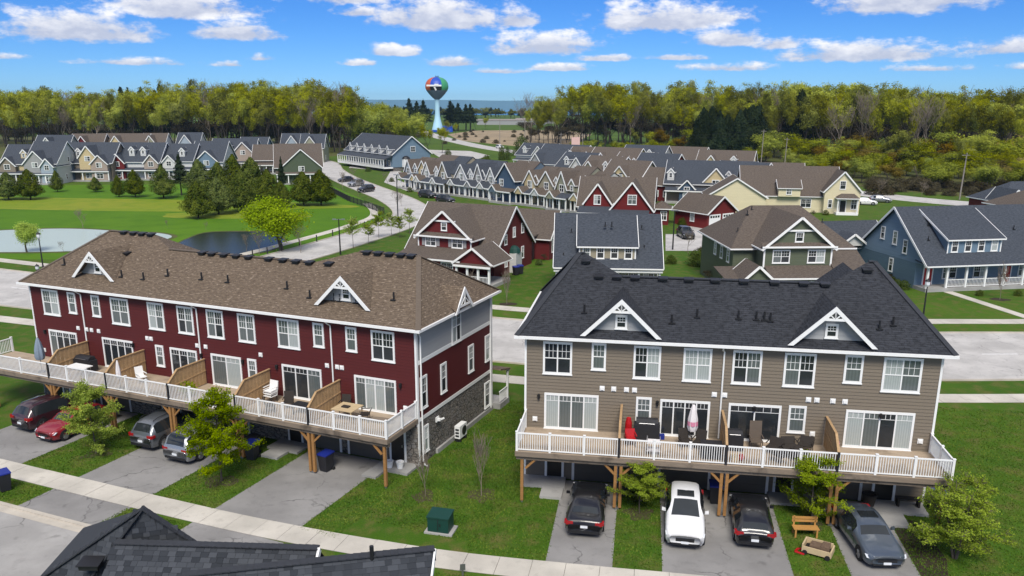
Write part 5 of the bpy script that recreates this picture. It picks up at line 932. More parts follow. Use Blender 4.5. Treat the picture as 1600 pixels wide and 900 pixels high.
for i, (x, Y, yt) in enumerate(((700, 560, 186), (712, 545, 190), (744, 640, 178), (758, 660, 180), (694, 470, 196))):
    p = gd(x, 200, Y); p.z = 0; tree('maple' if i % 2 else 'olive', p, top2h(yt, Y), 'small spring tree at the edge of the sand lot', 'trees at the sand lot', wide=1.2)
lr = dict(roundpine='dark broad pine in the wood on the right', bare='tall leafless grey tree in the wood on the right', maple='tall yellow-green tree in the wood on the right', olive='tall thin-leaved tree in the wood on the right', pine='dark pine in the wood on the right', amber='amber budding tree in the wood on the right', lime='lime green tree in the wood on the right', brush='leafless brush in the wood on the right')
def rY(x): return 385-(x-830)*.26 if x < 1250 else 276-(x-1250)*.06
wood_band((838, 1640), lambda x: rY(x)+30, lambda x: 141 if x > 1400 else (136 if x > 880 else 150), lambda x, d: ('pine' if (x > 1420 and d > 60 and rnd.random() < .3) else (lambda q_: 'maple' if q_ < .42 else ('bare' if q_ < .54 else ('roundpine' if q_ < .57 and d < 30 else 'olive')))(rnd.random())), lr, 'wood on the right', 22, 9)
for i in range(20):                         # dark pine clump behind the slate roofs
    x = 1095+rnd.uniform(0, 95); Y = 300+rnd.uniform(-8, 20); p = gd(x, 200, Y); p.z = 0; tree('roundpine', p, top2h(rnd.uniform(160, 185), Y), 'dark pine of the clump behind the slate roofs', 'pine clump behind the slate roofs', wide=.8)
x = 900
while x < 1640:                             # lower, brighter growth at the wood's edge
    for dY, yt in ((0, 222), (14, 208)) if x < 1240 else ((0, 222), (14, 208), (-16, 236), (-30, 250)):
        if rnd.random() < .1: continue
        Y = (rY(x) if x < 1250 else 268-(x-1250)*.11)+dY-8+rnd.uniform(-5, 5); k = rnd.choice(['amber', 'lime', 'olive', 'lime', 'lime', 'maple', 'maple']); p = gd(x+rnd.uniform(-9, 9), 200, Y); p.z = 0
        tree(k, p, max(5, top2h(yt+rnd.uniform(-14, 14)+(10 if x < 1000 else 0), Y)), lr[k].replace('tall ', 'low ').replace('in the wood', 'along the edge of the wood'), 'edge of the right wood '+k, wide=1.35)
    x += 17
for i in range(46):                         # brush on the meadow
    x = rnd.uniform(1370, 1620); Y = rnd.uniform(186, 212); p = gd(x, 200, Y); p.z = 0; tree('scrub', p, rnd.uniform(1.4, 3.2), 'brown leafless brush on the meadow beyond the far road', 'meadow brush', wide=1.6, cat='shrub')
for i in range(26): p = g(rnd.uniform(690, 828), rnd.uniform(204, 226)); tree('scrub', p, rnd.uniform(.8, 2.2), 'low brown brush on the sand lot', 'sand lot brush', wide=1.6, cat='shrub')
x = 560
while x < 900:                              # far tree line in front of the lake
    for k in range(2):
        Y = 1180+rnd.uniform(-60, 160); p = gd(x+rnd.uniform(-5, 5), 180, Y); p.z = 0; tree(rnd.choice(['pine', 'olive', 'olive']), p, rnd.uniform(9, 15), 'small dark tree of the far line before the lake', 'far tree line', wide=2.2)
    x += 6
# ------------------------------------------------------------------ the near house roof at the bottom edge, shingle by shingle
hp = thing('near_house', 'charcoal shingled roof of the nearest house at the bottom edge', 'house', (-8, 20.5, 0)); HO = Vector((-8, 20.5, 0))
P0, L1, C1, R1 = g(223, 795, 8.3), g(52, 912, 5.9), g(140, 905, 6.3), g(318, 858, 6.7)
a1, b1 = g(180, 848, 7.5), g(497, 857, 7.5); c1, d1 = g(285, 899, 8.0), g(678, 858, 8.0)
dn1, dn2 = Vector((-.1, -2.6, -1.75)), Vector((-.25, -3.6, -2.45)); up1, up2 = Vector((.1, 1.6, -1.7)), Vector((-.12, .9, -1.5))
faces = [[L1, C1, P0], [C1, R1, P0], [a1+dn1, b1+dn1, b1, a1], [c1+dn2, d1+dn2, d1, c1]]
hid = [[R1, P0+Vector((.9, 2.1, -2.5)), P0], [P0+Vector((.9, 2.1, -2.5)), L1+Vector((-.2, 3.4, 0)), P0], [L1+Vector((-.2, 3.4, 0)), L1, P0], [b1+up1, a1+up1, a1, b1], [d1+up2, c1+up2, c1, d1]]
q = MB()
for f in faces+hid: q.poly([p-HO for p in f])
RFN = q.build('roof', M['cap'], hp)
q = MB(); q.box(-4.6, -.2, -1.3, 2.4, 0, 5.8); q.box(-1.0, 2.3, -1.6, 1.8, 0, 5.7); q.box(-1.0, 5.6, -4, -.4, 0, 5.4); q.build('wall', SID['grey'], hp)
for p, e in ((P0, L1), (P0, C1), (P0, R1), (a1, b1), (c1, d1)):
    n = max(3, int((e-p).length/.2)); q = MB()
    for k in range(n): s0 = p+(e-p)*k/n-HO; s1 = p+(e-p)*(k+1.1)/n-HO; q.beam(s0+Vector((0, 0, .04)), s1+Vector((0, 0, .025)), .27, .035)
    q.build('ridge_cap', M['cap'], RFN)
q = MB(); q.beam(b1-HO+Vector((.04, 0, -.02)), b1+dn1-HO+Vector((.04, 0, -.02)), .07, .2); q.beam(d1-HO+Vector((.04, 0, -.02)), d1+dn2-HO+Vector((.04, 0, -.02)), .05, .16); q.build('fascia', M['white'], RFN)
m, nt = newmat('asphalt_shingle_tab'); rn = nd(nt, 'ShaderNodeObjectInfo').outputs['Random']; at = nd(nt, 'ShaderNodeAttribute', attribute_name='tint').outputs['Fac']
gn = nois(nt, gpos(nt), 120., 2.); cc = mixc(nt, mth(nt, 'FRACT', mth(nt, 'ADD', rn, at)), (.028, .032, .039), (.078, .085, .098)); M['tab'] = finish(m, nt, mixc(nt, mth(nt, 'MULTIPLY', gn, .5), cc, (.02, .022, .026)), .92, gn, .4, .2, bd=.004)
tabs = []
for w_ in (.19, .24, .30):
    q = MB(); q.box(-w_/2+.004, w_/2-.004, -.115, .115, -.006, .014); q.c = [0.]*len(q.f); tabs.append((w_, q.mesh('shingle', M['tab'])))
cand = []
for f in faces:
    n = (f[1]-f[0]).cross(f[2]-f[0]).normalized(); n = n if n.z > 0 else -n
    ua = Vector((0, 0, 1)).cross(n).normalized(); va = n.cross(ua); U = [(p-f[0]).dot(ua) for p in f]; Vv = [(p-f[0]).dot(va) for p in f]
    v = min(Vv)+.06; row = 0
    while v < max(Vv):
        u = min(U)-rnd.random()*.3
        while u < max(U):
            w_, me = rnd.choice(tabs); c = u+w_/2; ins = False; j = len(f)-1
            for i in range(len(f)):
                if (Vv[i] > v) != (Vv[j] > v) and c < (U[j]-U[i])*(v-Vv[i])/(Vv[j]-Vv[i])+U[i]: ins = not ins
                j = i
            if ins:
                p = f[0]+ua*c+va*v+n*.012; rel = p-Vector((0, 0, H)); sx = CX+FPX*rel.dot(_r)/rel.dot(_fw); sy = CY-FPX*rel.dot(_u)/rel.dot(_fw)
                if sy < 912 and -10 < sx < 1000: cand.append((sy > 905, p, ua, va, n, w_, me))
            u += w_
        v += .165; row += 1
rnd.shuffle(cand); cand.sort(key=lambda c: c[0]); rest = MB(); rest.c = []
for k, (_, p, ua, va, n, w_, me) in enumerate(cand):
    vt = (va+n*-.07).normalized(); nn = ua.cross(vt)
    if k < 300:
        o = place('shingle', me, RFN); o.matrix_parent_inverse.identity(); o.matrix_basis = Matrix(((ua.x, vt.x, nn.x, p.x-HO.x), (ua.y, vt.y, nn.y, p.y-HO.y), (ua.z, vt.z, nn.z, p.z), (0, 0, 0, 1)))
    else:
        k0 = len(rest.f); Q = [p-HO+ua*x*(w_/2-.004)+vt*y*.115 for x, y in ((-1, -1), (1, -1), (1, 1), (-1, 1))]; rest.slab([x+nn*.014 for x in Q], .02); rest.c += [rnd.random()]*(len(rest.f)-k0)
if rest.f: rest.build('shingles', M['tab'], RFN)['kind'] = 'stuff'
for (x, y, z) in ((143, 886, 6.75), (565, 892, 7.3)):
    p = g(x, y, z)-HO; q = MB(); q.box(-.28, .28, -.2, .2, 0, .14); q.prism([(-.33, -.25, .14), (.33, -.25, .14), (.33, .25, .2), (-.33, .25, .2)], (0, 0, .03)); o = q.build('roof_vent', M['black'], RFN, loc=p)
p = g(581, 866, 8.1)-HO; q = MB(); q.tube([(0, 0, -.2), (0, 0, .25)], .06, 8); q.build('vent_pipe', M['black'], RFN, loc=p)
# ------------------------------------------------------------------ cars (front towards -y)
CS = {
 'suv': (4.6, 1.86, [(0, .40, .66, .70, .72, .60), (.025, .30, .74, .83, .82, .70), (.09, .26, .84, .90, .95, .78), (.22, .25, .92, .92, 1.04, .80), (.285, .25, .95, .92, 1.09, .78), (.36, .25, .97, .92, 1.40, .70), (.43, .25, .98, .92, 1.60, .64), (.60, .25, 1.0, .92, 1.68, .65), (.84, .25, 1.02, .92, 1.63, .62), (.90, .26, 1.03, .91, 1.50, .64), (.965, .28, 1.02, .88, 1.12, .72), (.985, .32, .94, .85, .99, .70), (1, .42, .78, .78, .82, .64)]),
 'sedan': (4.8, 1.84, [(0, .36, .58, .66, .63, .58), (.025, .26, .66, .80, .72, .68), (.09, .22, .74, .88, .83, .76), (.24, .21, .82, .91, .93, .80), (.31, .21, .86, .91, .98, .78), (.39, .21, .89, .91, 1.25, .68), (.46, .21, .90, .91, 1.40, .61), (.60, .21, .91, .91, 1.45, .61), (.72, .21, .92, .91, 1.38, .60), (.79, .22, .92, .90, 1.18, .67), (.85, .22, .92, .90, .99, .74), (.96, .25, .90, .86, .95, .74), (.985, .30, .84, .83, .88, .70), (1, .38, .68, .76, .72, .62)]),
 'hatch': (4.4, 1.80, [(0, .36, .60, .66, .65, .58), (.03, .26, .68, .80, .75, .68), (.10, .22, .77, .87, .88, .76), (.23, .21, .85, .89, .98, .78), (.29, .21, .88, .89, 1.02, .77), (.38, .21, .91, .89, 1.33, .66), (.45, .21, .92, .89, 1.46, .61), (.60, .21, .93, .89, 1.50, .61), (.82, .21, .95, .89, 1.42, .58), (.90, .23, .96, .87, 1.22, .62), (.97, .26, .94, .84, 1.02, .70), (.99, .32, .84, .80, .9, .66), (1, .4, .7, .74, .76, .6)]),
 'van': (5.0, 1.98, [(0, .40, .66, .74, .72, .64), (.025, .30, .76, .88, .84, .74), (.08, .26, .86, .96, .98, .82), (.17, .25, .94, .98, 1.10, .84), (.22, .25, .98, .98, 1.16, .82), (.30, .25, 1.0, .98, 1.48, .74), (.37, .25, 1.02, .98, 1.68, .69), (.60, .25, 1.04, .98, 1.76, .70), (.90, .25, 1.05, .98, 1.70, .68), (.945, .26, 1.05, .96, 1.55, .70), (.98, .30, 1.02, .93, 1.15, .76), (.99, .34, .94, .90, 1.0, .74), (1, .44, .8, .84, .84, .7)])}
CM = {}
def carmesh(kind):
    if kind in CM: return CM[kind]
    L, Wd, ST = CS[kind]; hw = Wd/2/.92 if kind == 'suv' else Wd/2/max(s[3] for s in ST); body, gl = MB(), MB(); rings = []
    for (t, zl, zb, w, zt_, wt) in ST:
        y = -L/2+t*L; w *= hw; wt *= hw; sd_ = [(w*.90, zl), (w*.985, zl+.12), (w, zl+(zb-zl)*.62), (w*.965, zb), (wt+(w*.965-wt)*.10, zb+(zt_-zb)*.86), (wt*.84, zt_-.006), (wt*.42, zt_+.018), (0, zt_+.025)]
        full = [(x, y, z) for x, z in sd_]+[(-x, y, z) for x, z in sd_[-2::-1]]; rings.append(full)
    kmax = max(range(len(ST)), key=lambda i: ST[i][4])
    def is_glass(i, k):
        a, b_ = ST[i], ST[i+1]; cab = min(a[4]-a[2], b_[4]-b_[2]); rise = abs(b_[4]-a[4])/((b_[0]-a[0])*L)
        kk = k if k < 7 else 13-k
        if kk == 3: return cab > .26 and .33 < (a[0]+b_[0])/2 < .93 and i not in ()
        if kk in (5, 6) and max(a[4]-a[2], b_[4]-b_[2]) > .25: return rise > .62
        return False
    for i in range(len(rings)-1):
        for k in range(14):
            P = [rings[i][k], rings[i][k+1], rings[i+1][k+1], rings[i+1][k]]; gq = is_glass(i, k)
            (gl if gq else body).poly(P)
    body.poly(rings[0]); body.poly(rings[-1][::-1])
    bm_ = MB()
    def weld(mb):
        mp = {}; nv = []; nf = []
        for f in mb.f:
            o = []
            for k in f:
                key = tuple(round(c, 4) for c in mb.v[k])
                if key not in mp: mp[key] = len(nv); nv.append(mb.v[k])
                o.append(mp[key])
            o2 = [x for n_, x in enumerate(o) if x != o[n_-1]]
            nf.append(tuple(o2) if len(o2) > 2 else tuple(o))
        mb.v, mb.f = nv, nf
    weld(body); weld(gl); r = .33 if kind in ('sedan', 'hatch') else .36
    ty, ri = MB(), MB(); prof = [(r*.62, -.10), (r*.93, -.11), (r, -.07), (r, .07), (r*.93, .11), (r*.62, .10)]
    def xl(mb, prof, n=20):
        k0 = len(mb.v)
        for (rr, x) in prof: mb.v += [(x, rr*math.cos(6.2832*k/n), rr*math.sin(6.2832*k/n)) for k in range(n)]
        for i in range(len(prof)-1):
            for k in range(n): j = (k+1) % n; mb.f.append((k0+i*n+k, k0+i*n+j, k0+(i+1)*n+j, k0+(i+1)*n+k)); mb.m.append(0)
    xl(ty, prof); xl(ri, [(.001, .095), (r*.15, .10), (r*.3, .075), (r*.62, .085)]); 
    for k in range(5): a = 6.2832*k/5; ri.beam((.092, 0, 0), (.092, r*.6*math.cos(a), r*.6*math.sin(a)), .06, .03, 0, (1, 0, 0))
    CM[kind] = (L, Wd, ST, hw, body, gl.mesh('window', M['carglass'], True), ty.mesh('tyre', M['tyre'], True), ri.mesh('rim', M['rim'], True), r); return CM[kind]
def car(kind, paintk, p, rz, label, sunroof=False, group=None, rails=False, roof=None):
    L, Wd, ST, hw, body, gl, ty, ri, r = carmesh(kind); o = thing('parked_car', label, 'car', p, rz, group)
    if kind == 'suv': o.scale = (1, .97, 1.07)
    bo = place('body', body.mesh('body', PAINT[paintk], True), o); place('window', gl, o)
    for sx in (-1, 1):
        for yy in (-L*.5+L*.195, L*.5-L*.20):
            w_ = place('wheel', ty, o, (sx*(Wd/2-.10), yy, r)); rr = place('rim', ri, w_, None, 0 if sx > 0 else math.pi)
            q = MB(); n = 12; A = [(sx*(Wd/2+.006), yy+(r+.075)*math.cos(math.pi*k/n), r+(r+.075)*math.sin(math.pi*k/n)) for k in range(n+1)]; B = [(sx*(Wd/2+.006), yy+(r-.01)*math.cos(math.pi*k/n), r+(r-.01)*math.sin(math.pi*k/n)) for k in range(n+1)]
            for k in range(n): q.poly([A[k], A[k+1], B[k+1], B[k]]); q.poly([A[k], A[k+1], (A[k+1][0]-sx*.12, *A[k+1][1:]), (A[k][0]-sx*.12, *A[k][1:])])
            q.build('wheel_arch', M['tyre'], o)
    zb = ST[1][2]; q_ = ST[2]
    for sx in (-1, 1):
        q = MB(); q.prism([(sx*.50, -L/2+.03, zb-.12), (sx*.86*hw, -L/2+.16, zb-.08), (sx*.90*hw, -L/2+.34, zb+.04), (sx*.56, -L/2+.10, zb+.02)], (0, -.03, .02)); q.build('headlight', M['head'], o)
        zr_ = ST[-3][2]; q = MB(); q.box(min(sx*.52, sx*.85*hw), max(sx*.52, sx*.85*hw), L/2-.12, L/2-.015, zr_-.20, zr_-.03); q.box(min(sx*.80*hw, sx*.925*hw), max(sx*.80*hw, sx*.925*hw), L/2-.30, L/2-.06, zr_-.17, zr_-.02); q.build('tail_light', M['tail'], o)
        q = MB(); ym = -L/2+ST[5][0]*L+.1; zm = ST[5][2]+.06; q.prism([(sx*(Wd/2-.02), ym, zm), (sx*(Wd/2+.17), ym+.03, zm+.01), (sx*(Wd/2+.17), ym+.05, zm+.14), (sx*(Wd/2), ym, zm+.12)], (0, .10, 0)); q.build('mirror', PAINT[paintk], o)
    q = MB(); q.box(-.42, .42, -L/2-.012, -L/2+.05, ST[0][1]+.08, ST[0][2]-.02); q.box(-.6, .6, -L/2+.0, -L/2+.06, ST[1][1], ST[1][1]+.1); q.build('grille', M['black'], o)
    q = MB(); q.box(-.17, .17, -L/2-.03, -L/2-.013, ST[0][1]-.02, ST[0][1]+.09); q.build('number_plate', M['plate'], o); q = MB(); zp = ST[-1][2]-.22 if kind != 'sedan' else ST[-1][2]-.1; q.box(-.17, .17, L/2-.0, L/2+.02, zp, zp+.12); q.build('number_plate', M['plate'], o)
    q = MB(); q.box(-.74*hw, .74*hw, L/2-.10, L/2+.008, ST[-1][1]-.10, ST[-1][1]+.06); q.build('bumper', M['black'], o)
    q = MB()
    for yy in (-L/2+ST[4][0]*L+.12, -L*.5+L*.545, -L*.5+L*.74):
        for sx in (-1, 1): q.box(sx*(Wd/2+.004)-.004, sx*(Wd/2+.004)+.004, yy-.008, yy+.008, .42, ST[6][2]-.10); q.box(sx*(Wd/2+.01)-.012, sx*(Wd/2+.01)+.012, yy+.10, yy+.26, ST[6][2]-.17, ST[6][2]-.135)
    q.build('door_seam', M['black'], o)
    if sunroof: zt_ = max(s[4] for s in ST); ys = -L/2+L*.535; q = MB(); q.box(-.40, .40, ys-.28, ys+.30, zt_-.03, zt_+.022); q.build('sunroof', M['carglass'], o)
    if rails:
        for sx in (-1, 1): q = MB(); zt_ = max(s[4] for s in ST); q.tube([(sx*.52, -L/2+L*.46, zt_+.0), (sx*.54, -L/2+L*.55, zt_+.07), (sx*.54, -L/2+L*.78, zt_+.06), (sx*.52, -L/2+L*.86, zt_-.02)], .02, 5); q.build('roof_rail', M['black'], o)
    return o
PI = math.pi
car('suv', 'maroon', rl(-25.2, -3.3), RA+PI-.05, 'near-black SUV at the far left driveway, tail outwards', rails=True)
car('hatch', 'red', rl(-22.5, -3.9), RA-.02, 'red car with its nose out beside the near-black SUV')
car('suv', 'pewter', rl(-16.2, -2.45), RA+PI+.02, 'grey SUV backed under the red deck beside the minivan', rails=True)
car('van', 'silver', rl(-12.9, -2.8), RA+PI, 'silver minivan right of the grey SUV', rails=True)
car('sedan', 'black', tl(3.75, -3.95), TA+PI, 'black sedan parked tail out in the leftmost tan driveway')
car('suv', 'white', tl(8.5, -4.5), TA-.03, 'white SUV facing the street with dark sunroof', True)
car('hatch', 'black', tl(11.7, -3.95), TA+PI-.03, 'black hatchback parked tail out beside the white SUV')
car('sedan', 'steel', tl(16.9, -4.6), TA+.13, 'dark steel sedan facing the street by the soil bed', True)
car('suv', 'black', g(1074, 374)+Vector((0, 1.5, 0)), .1, 'dark SUV in the lane behind the grey house'); car('hatch', 'white', g(1352, 320), R(75), 'white car beside the yellow house')
for x, y, k, c, a, l in ((572, 300, 'suv', 'black', -.6, 'dark car parked at the kerb under the round bare tree'), (556, 291, 'suv', 'silver', -.6, 'silver car parked behind the dark car on the side road'), (540, 284, 'hatch', 'black', -.6, 'third car of the line on the side road'), (668, 309, 'suv', 'black', .85, 'black car before the row houses, left'), (696, 317, 'suv', 'black', .85, 'black car before the row houses, right'), (781, 232, 'van', 'white', .5, 'white vehicle on the far road'), (1375, 316, 'hatch', 'silver', 1.2, 'silver car on the drive of the yellow house')): car(k, c, g(x, y), a, l)
# ------------------------------------------------------------------ water tower
p = g(684, 206); p.z = 0; o = thing('water_tower', 'water tower with red, blue and green tank on pale blue stem', 'water tower', p)
pan = [plain('tank_'+k, c, .45, .06, .3) for k, c in (('orange', (.50, .10, .035)), ('blue', (.015, .07, .42)), ('green', (.05, .30, .13)), ('slate', (.10, .15, .20)), ('black', (.012, .012, .014)))]
def tm(k, i):
    a = ((k+.5)*15+90) % 360            # 0 = towards the camera
    a = a-360 if a > 180 else a
    base = 0 if a < -32 and a > -130 else (1 if -32 <= a < 26 else (2 if 26 <= a < 130 else 1))
    return 3 if i < 3 else (4 if i < 5 and base == 1 else base)
b = MB(); b.lathe([(1.7, 22.5), (3.5, 24.0), (5.8, 26.4), (7.6, 28.8), (8.2, 30.4), (8.3, 31.8), (7.8, 34), (6.4, 36), (4.2, 37.3), (1.8, 37.9), (.01, 38)], 24, tm); b.build('tank', pan, o, True)
stem = plain('tower_stem_paint', (.38, .62, .74), .5, .05, .3); b = MB(); b.lathe([(4.4, 0), (4.0, 2), (3.0, 6), (2.2, 9), (1.8, 12), (1.65, 16), (1.7, 22.6)], 20); b.build('stem', stem, o, True)
b = MB(); b.box(-6.5, 4.0, -8.7, -8.3, 31.4, 32.5); b.box(-1, 2, -8.8, -8.25, 31.9, 33.1); b.prism([(-1.6, -8.5, 31), (-.4, -8.6, 31.1), (.6, -8.2, 29), (-.2, -8, 28.3)], (0, .3, 0)); b.build('emblem', M['white'], o)
b = MB(); b.tube([(-.5, 0, 38), (-.5, 0, 39.4)], .12, 5); b.tube([(1, 0, 37.9), (1, 0, 39.2)], .12, 5); b.box(-1.2, 1.6, -.4, .4, 38, 38.3); b.build('antenna', M['black'], o)
b = MB(); b.box(4.5, 11, -5, 1, 0, 3.6); b.box(4.2, 11.3, -5.3, 1.3, 3.6, 4.2, 0); b.box(-4, 4.5, -6, -4, 0, 1.5); b.build('pump_house', pan[1], o)
# ------------------------------------------------------------------ lamps, poles, wires, fence
def lamp_post(x, y, yt, label, two=False):
    p = g(x, y); h_ = top2h(yt, p.y); o = thing('street_lamp', label, 'street lamp', p); b = MB(); b.lathe([(.16, 0), (.15, .5), (.09, .6), (.07, h_*.6), (.055, h_-.75), (.12, h_-.72)], 8); b.build('post', M['black'], o)
    b = MB(); b.lathe([(.11, h_-.72), (.2, h_-.55), (.22, h_-.3), (.19, h_-.22)], 8); b.build('lantern_glass', M['plate'], o); b = MB(); b.lathe([(.26, h_-.24), (.2, h_-.12), (.07, h_-.05), (.03, h_+.05), (.001, h_+.08)], 8); b.build('lantern_cap', M['black'], o)
lamp_post(68, 422, 359, 'black lantern lamp beside the road at the far left'); lamp_post(1441, 505, 430, 'black lantern lamp right of the tan roof'); lamp_post(59, 424, 410, 'short black lantern lamp left of the tall one')
def tall_light(x, y, yt, label, arm=1.2):
    p = g(x, y); h_ = top2h(yt, p.y); o = thing('road_light', label, 'road light', p); b = MB(); b.tube([(0, 0, 0), (0, 0, h_)], [.11, .07], 8); b.build('post', M['black'], o); b = MB(); b.beam((-arm/2, 0, h_-.05), (arm/2, 0, h_-.05), .08, .08); b.box(-arm/2-.25, -arm/2+.2, -.14, .14, h_-.1, h_+.02); b.box(arm/2-.2, arm/2+.25, -.14, .14, h_-.1, h_+.02); b.build('lamp_head', M['rim'], o)
tall_light(532, 398, 337, 'double headed road light by the side road'); tall_light(622, 345, 268, 'tall dark road light at the road bend', .6); tall_light(1051, 390, 322, 'dark road light behind the grey house', .5)
PO = [(781, 232, 185), (820, 238, 187), (876, 244, 205), (910, 246, 206), (1188, 266, 199), (1225, 268, 211), (1499, 312, 233), (1750, 345, 250)]; tops = []
for i, (x, y, yt) in enumerate(PO):
    p = g(x, y); h_ = top2h(yt, p.y); o = thing('utility_pole', ['thin utility pole by the sand lot', 'utility pole at the wood corner left of the sign', 'utility pole behind the slate roofs, left', 'utility pole behind the slate roofs, right', 'tall utility pole above the yellow house, left one', 'utility pole above the yellow house, right one', 'tall leaning utility pole beyond the blue house', 'utility pole past the right edge'][i], 'utility pole', p)
    ln = .012*h_ if i > 3 else 0; b = MB(); b.tube([(0, 0, -.2), (ln*2 if i == 6 else ln, 0, h_)], [.17, .11], 7); b.build('pole', M['poles'], o); b = MB(); b.beam((ln-.9, 0, h_-.5), (ln+.9, 0, h_-.5), .1, .12); b.build('crossarm', M['poles'], o); tops.append(p+Vector((ln, 0, h_)))
for i in range(3, len(tops)-1):
    if i == 4: continue
    a = tops[i]; b_ = tops[i+1] if i != 3 else tops[4]
    if i == 5: a = tops[4]
    for k, dz in enumerate((-.3, -1.3)):
        b = MB(); b.tube([a+(b_-a)*t/10+Vector((0, 0, dz-1.1*4*(t/10)*(1-t/10))) for t in range(11)], .028, 4); tag(b.build('power_line', M['black']), ('upper' if k == 0 else 'lower')+' power line '+{3: 'left of the tall pole above the yellow house', 5: 'between the tall pole and the leaning pole', 6: 'right of the leaning pole'}[i], 'cable')
def fence(pts, label, hgt=1.2, step=2.4, mat='black'):
    L_ = resample([Vector((p[0], p[1], 0)) for p in pts], step); o = thing('metal_fence', label, 'fence', L_[0]); b = MB(); pk = MB()
    for i, p in enumerate(L_):
        q = MB(); q.box(-.05, .05, -.05, .05, 0, hgt+.1); q.build('post', M[mat], o, loc=p-L_[0])
        if i:
            a = L_[i-1]-L_[0]; c = p-L_[0]
            for z in (.15, hgt): b.beam(a+Vector((0, 0, z)), c+Vector((0, 0, z)), .05, .05)
            for k in range(1, 12): e = a+(c-a)*k/12; pk.box(e.x-.02, e.x+.02, e.y-.02, e.y+.02, .15, hgt)
    b.build('rail', M[mat], o); pk.build('pickets', M[mat], o)['kind'] = 'stuff'
fence([g(517, 300), g(545, 315), g(575, 325), g(604, 336)], 'black metal fence between golf course and side road')
fence([g(880, 0+300), g(900, 304)], 'short dark fence among the row house gardens') if False else None
for i, (x, y) in enumerate([(395, 402), (418, 398), (440, 393), (468, 384), (495, 378), (520, 370), (545, 364), (570, 356)]):
    q = MB(); q.lathe([(.09, 0), (.08, .9), (.10, .95), (.07, 1.05), (.001, 1.07)], 8); tag(q.build('bollard', M['black'], loc=g(x, y)), 'short black bollard along the pond walk', 'bollard', 'bollards along the pond walk')
p = g(899, 246); o = thing('billboard', 'small pink and white sign board above the slate roofs', 'sign', p); b = MB(); b.box(-1.6, 1.6, -.1, .1, 4.2, 7.6); b.build('panel', plain('pale_pink_board', (.6, .40, .36), .6), o); b = MB(); b.box(-1.3, -1.1, -.08, .08, 0, 4.2); b.box(1.1, 1.3, -.08, .08, 0, 4.2); b.build('post', M['poles'], o)
# ------------------------------------------------------------------ things on lawns and drives
o = thing('utility_box', 'dark green utility cabinet on a concrete pad by the sidewalk', 'utility box', rl(4.5, -5.9), RA+.15, None, .85); b = MB(); b.box(-.8, .85, -.62, .55, 0, .1); b.build('pad', M['stoop'], o)
b = MB(); b.box(-.62, .62, -.5, .45, .12, .95); b.prism([(-.66, -.55, .95), (.66, -.55, .95), (.66, .5, 1.05), (-.66, .5, 1.05)], (0, 0, .09)); b.build('cabinet', M['teal'], o); b = MB(); b.box(-.02, .02, -.52, -.50, .2, .9); b.box(.1, .16, -.54, -.5, .5, .65); b.build('door_seam', M['black'], o)
o = thing('heat_pump', 'white outdoor heat pump beside the stone wall of the red row', 'heat pump', rl(.45, 4.4), RA+PI/2); b = MB(); b.box(-.48, .48, -.18, .18, .25, 1.05); b.build('case', M['white'], o); b = MB(); b.lathe([(.28, 0), (.30, .02), (.24, .03), (.001, .03)], 16); fo = b.build('fan_grille', M['black'], o); fo.location = (.1, -.18, .65); fo.rotation_euler = (PI/2, 0, 0)
b = MB(); b.box(-.4, -.3, -.2, .2, 0, .25); b.box(.3, .4, -.2, .2, 0, .25)
for z in (.42, .62, .82): b.box(-.492, -.482, -.12, .12, z-.06, z+.06)
b.build('bracket', M['black'], o)
def bin_(p, rz, label, lid='bluelid', group=None):
    o = thing('wheelie_bin', label, 'bin', p, rz, group); b = MB(); b.prism([(-.24, -.28, .06), (.24, -.28, .06), (.24, .28, .06), (-.24, .28, .06)], (0, 0, .05)); P = [(-.24, -.28, .1), (.24, -.28, .1), (.24, .28, .1), (-.24, .28, .1)]; Q = [(-.31, -.36, 1.0), (.31, -.36, 1.0), (.31, .36, 1.0), (-.31, .36, 1.0)]
    for k in range(4): b.poly([P[k], P[(k+1) % 4], Q[(k+1) % 4], Q[k]])
    b.build('tub', M['bin'], o); b = MB(); b.prism([(-.33, -.38, 1.0), (.33, -.38, 1.0), (.33, .4, 1.04), (-.33, .4, 1.04)], (0, 0, .07)); b.build('lid', M[lid], o); b = MB()
    for sx in (-1, 1): b.lathe([(.001, .0)], 4) if False else b.tube([(sx*.28, .26, .1), (sx*.34, .26, .1)], .1, 10)
    b.build('wheel', M['tyre'], o)
bin_(rl(-9.4, -2.9), RA+.2, 'blue lidded bin under the red deck beside the left double post'); bin_(rl(-4.55, -2.5), RA-.1, 'blue lidded bin under the red deck right of the double post'); bin_(rl(-9.9, -2.3), RA, 'dark bin half hidden behind the blue lidded one', 'bin'); bin_(tl(21.3, -.6), TA, 'blue lidded bin at the right corner of the tan row'); bin_(tl(5.5, -1.4), TA, 'bin under the tan deck by the first double post'); bin_(tl(10.2, -1.5), TA, 'bin under the tan deck beside the white SUV'); bin_(g(813, 428), .3, 'blue lidded bin on the lawn beside the red gabled house'); bin_(g(806, 430), .5, 'second bin beside the red gabled house'); bin_(rl(-17.6, -1.6), RA, 'bin with blue lid behind the grey SUV'); bin_(g(8, 766), .8, 'blue bin at the left edge by the sidewalk')
def slats(name, mat, n, x0, x1, y0, y1, z0, z1, par, ax='y'):
    for k in range(n):
        q = MB(); a, c = (y0, y1) if ax == 'y' else (x0, x1); s0 = a+(c-a)*(k+.06)/n; s1 = a+(c-a)*(k+.94)/n
        (q.box(x0, x1, s0, s1, z0, z1) if ax == 'y' else q.box(s0, s1, y0, y1, z0, z1)); q.build(name, mat, par)
o = thing('wooden_bench', 'orange wooden bench on the worn lawn by the thin young tree', 'bench', tl(14.2, -4.3), TA+.1); slats('seat_slat', M['yel'], 3, -.6, .6, -.25, .2, .42, .46, o); b = MB()
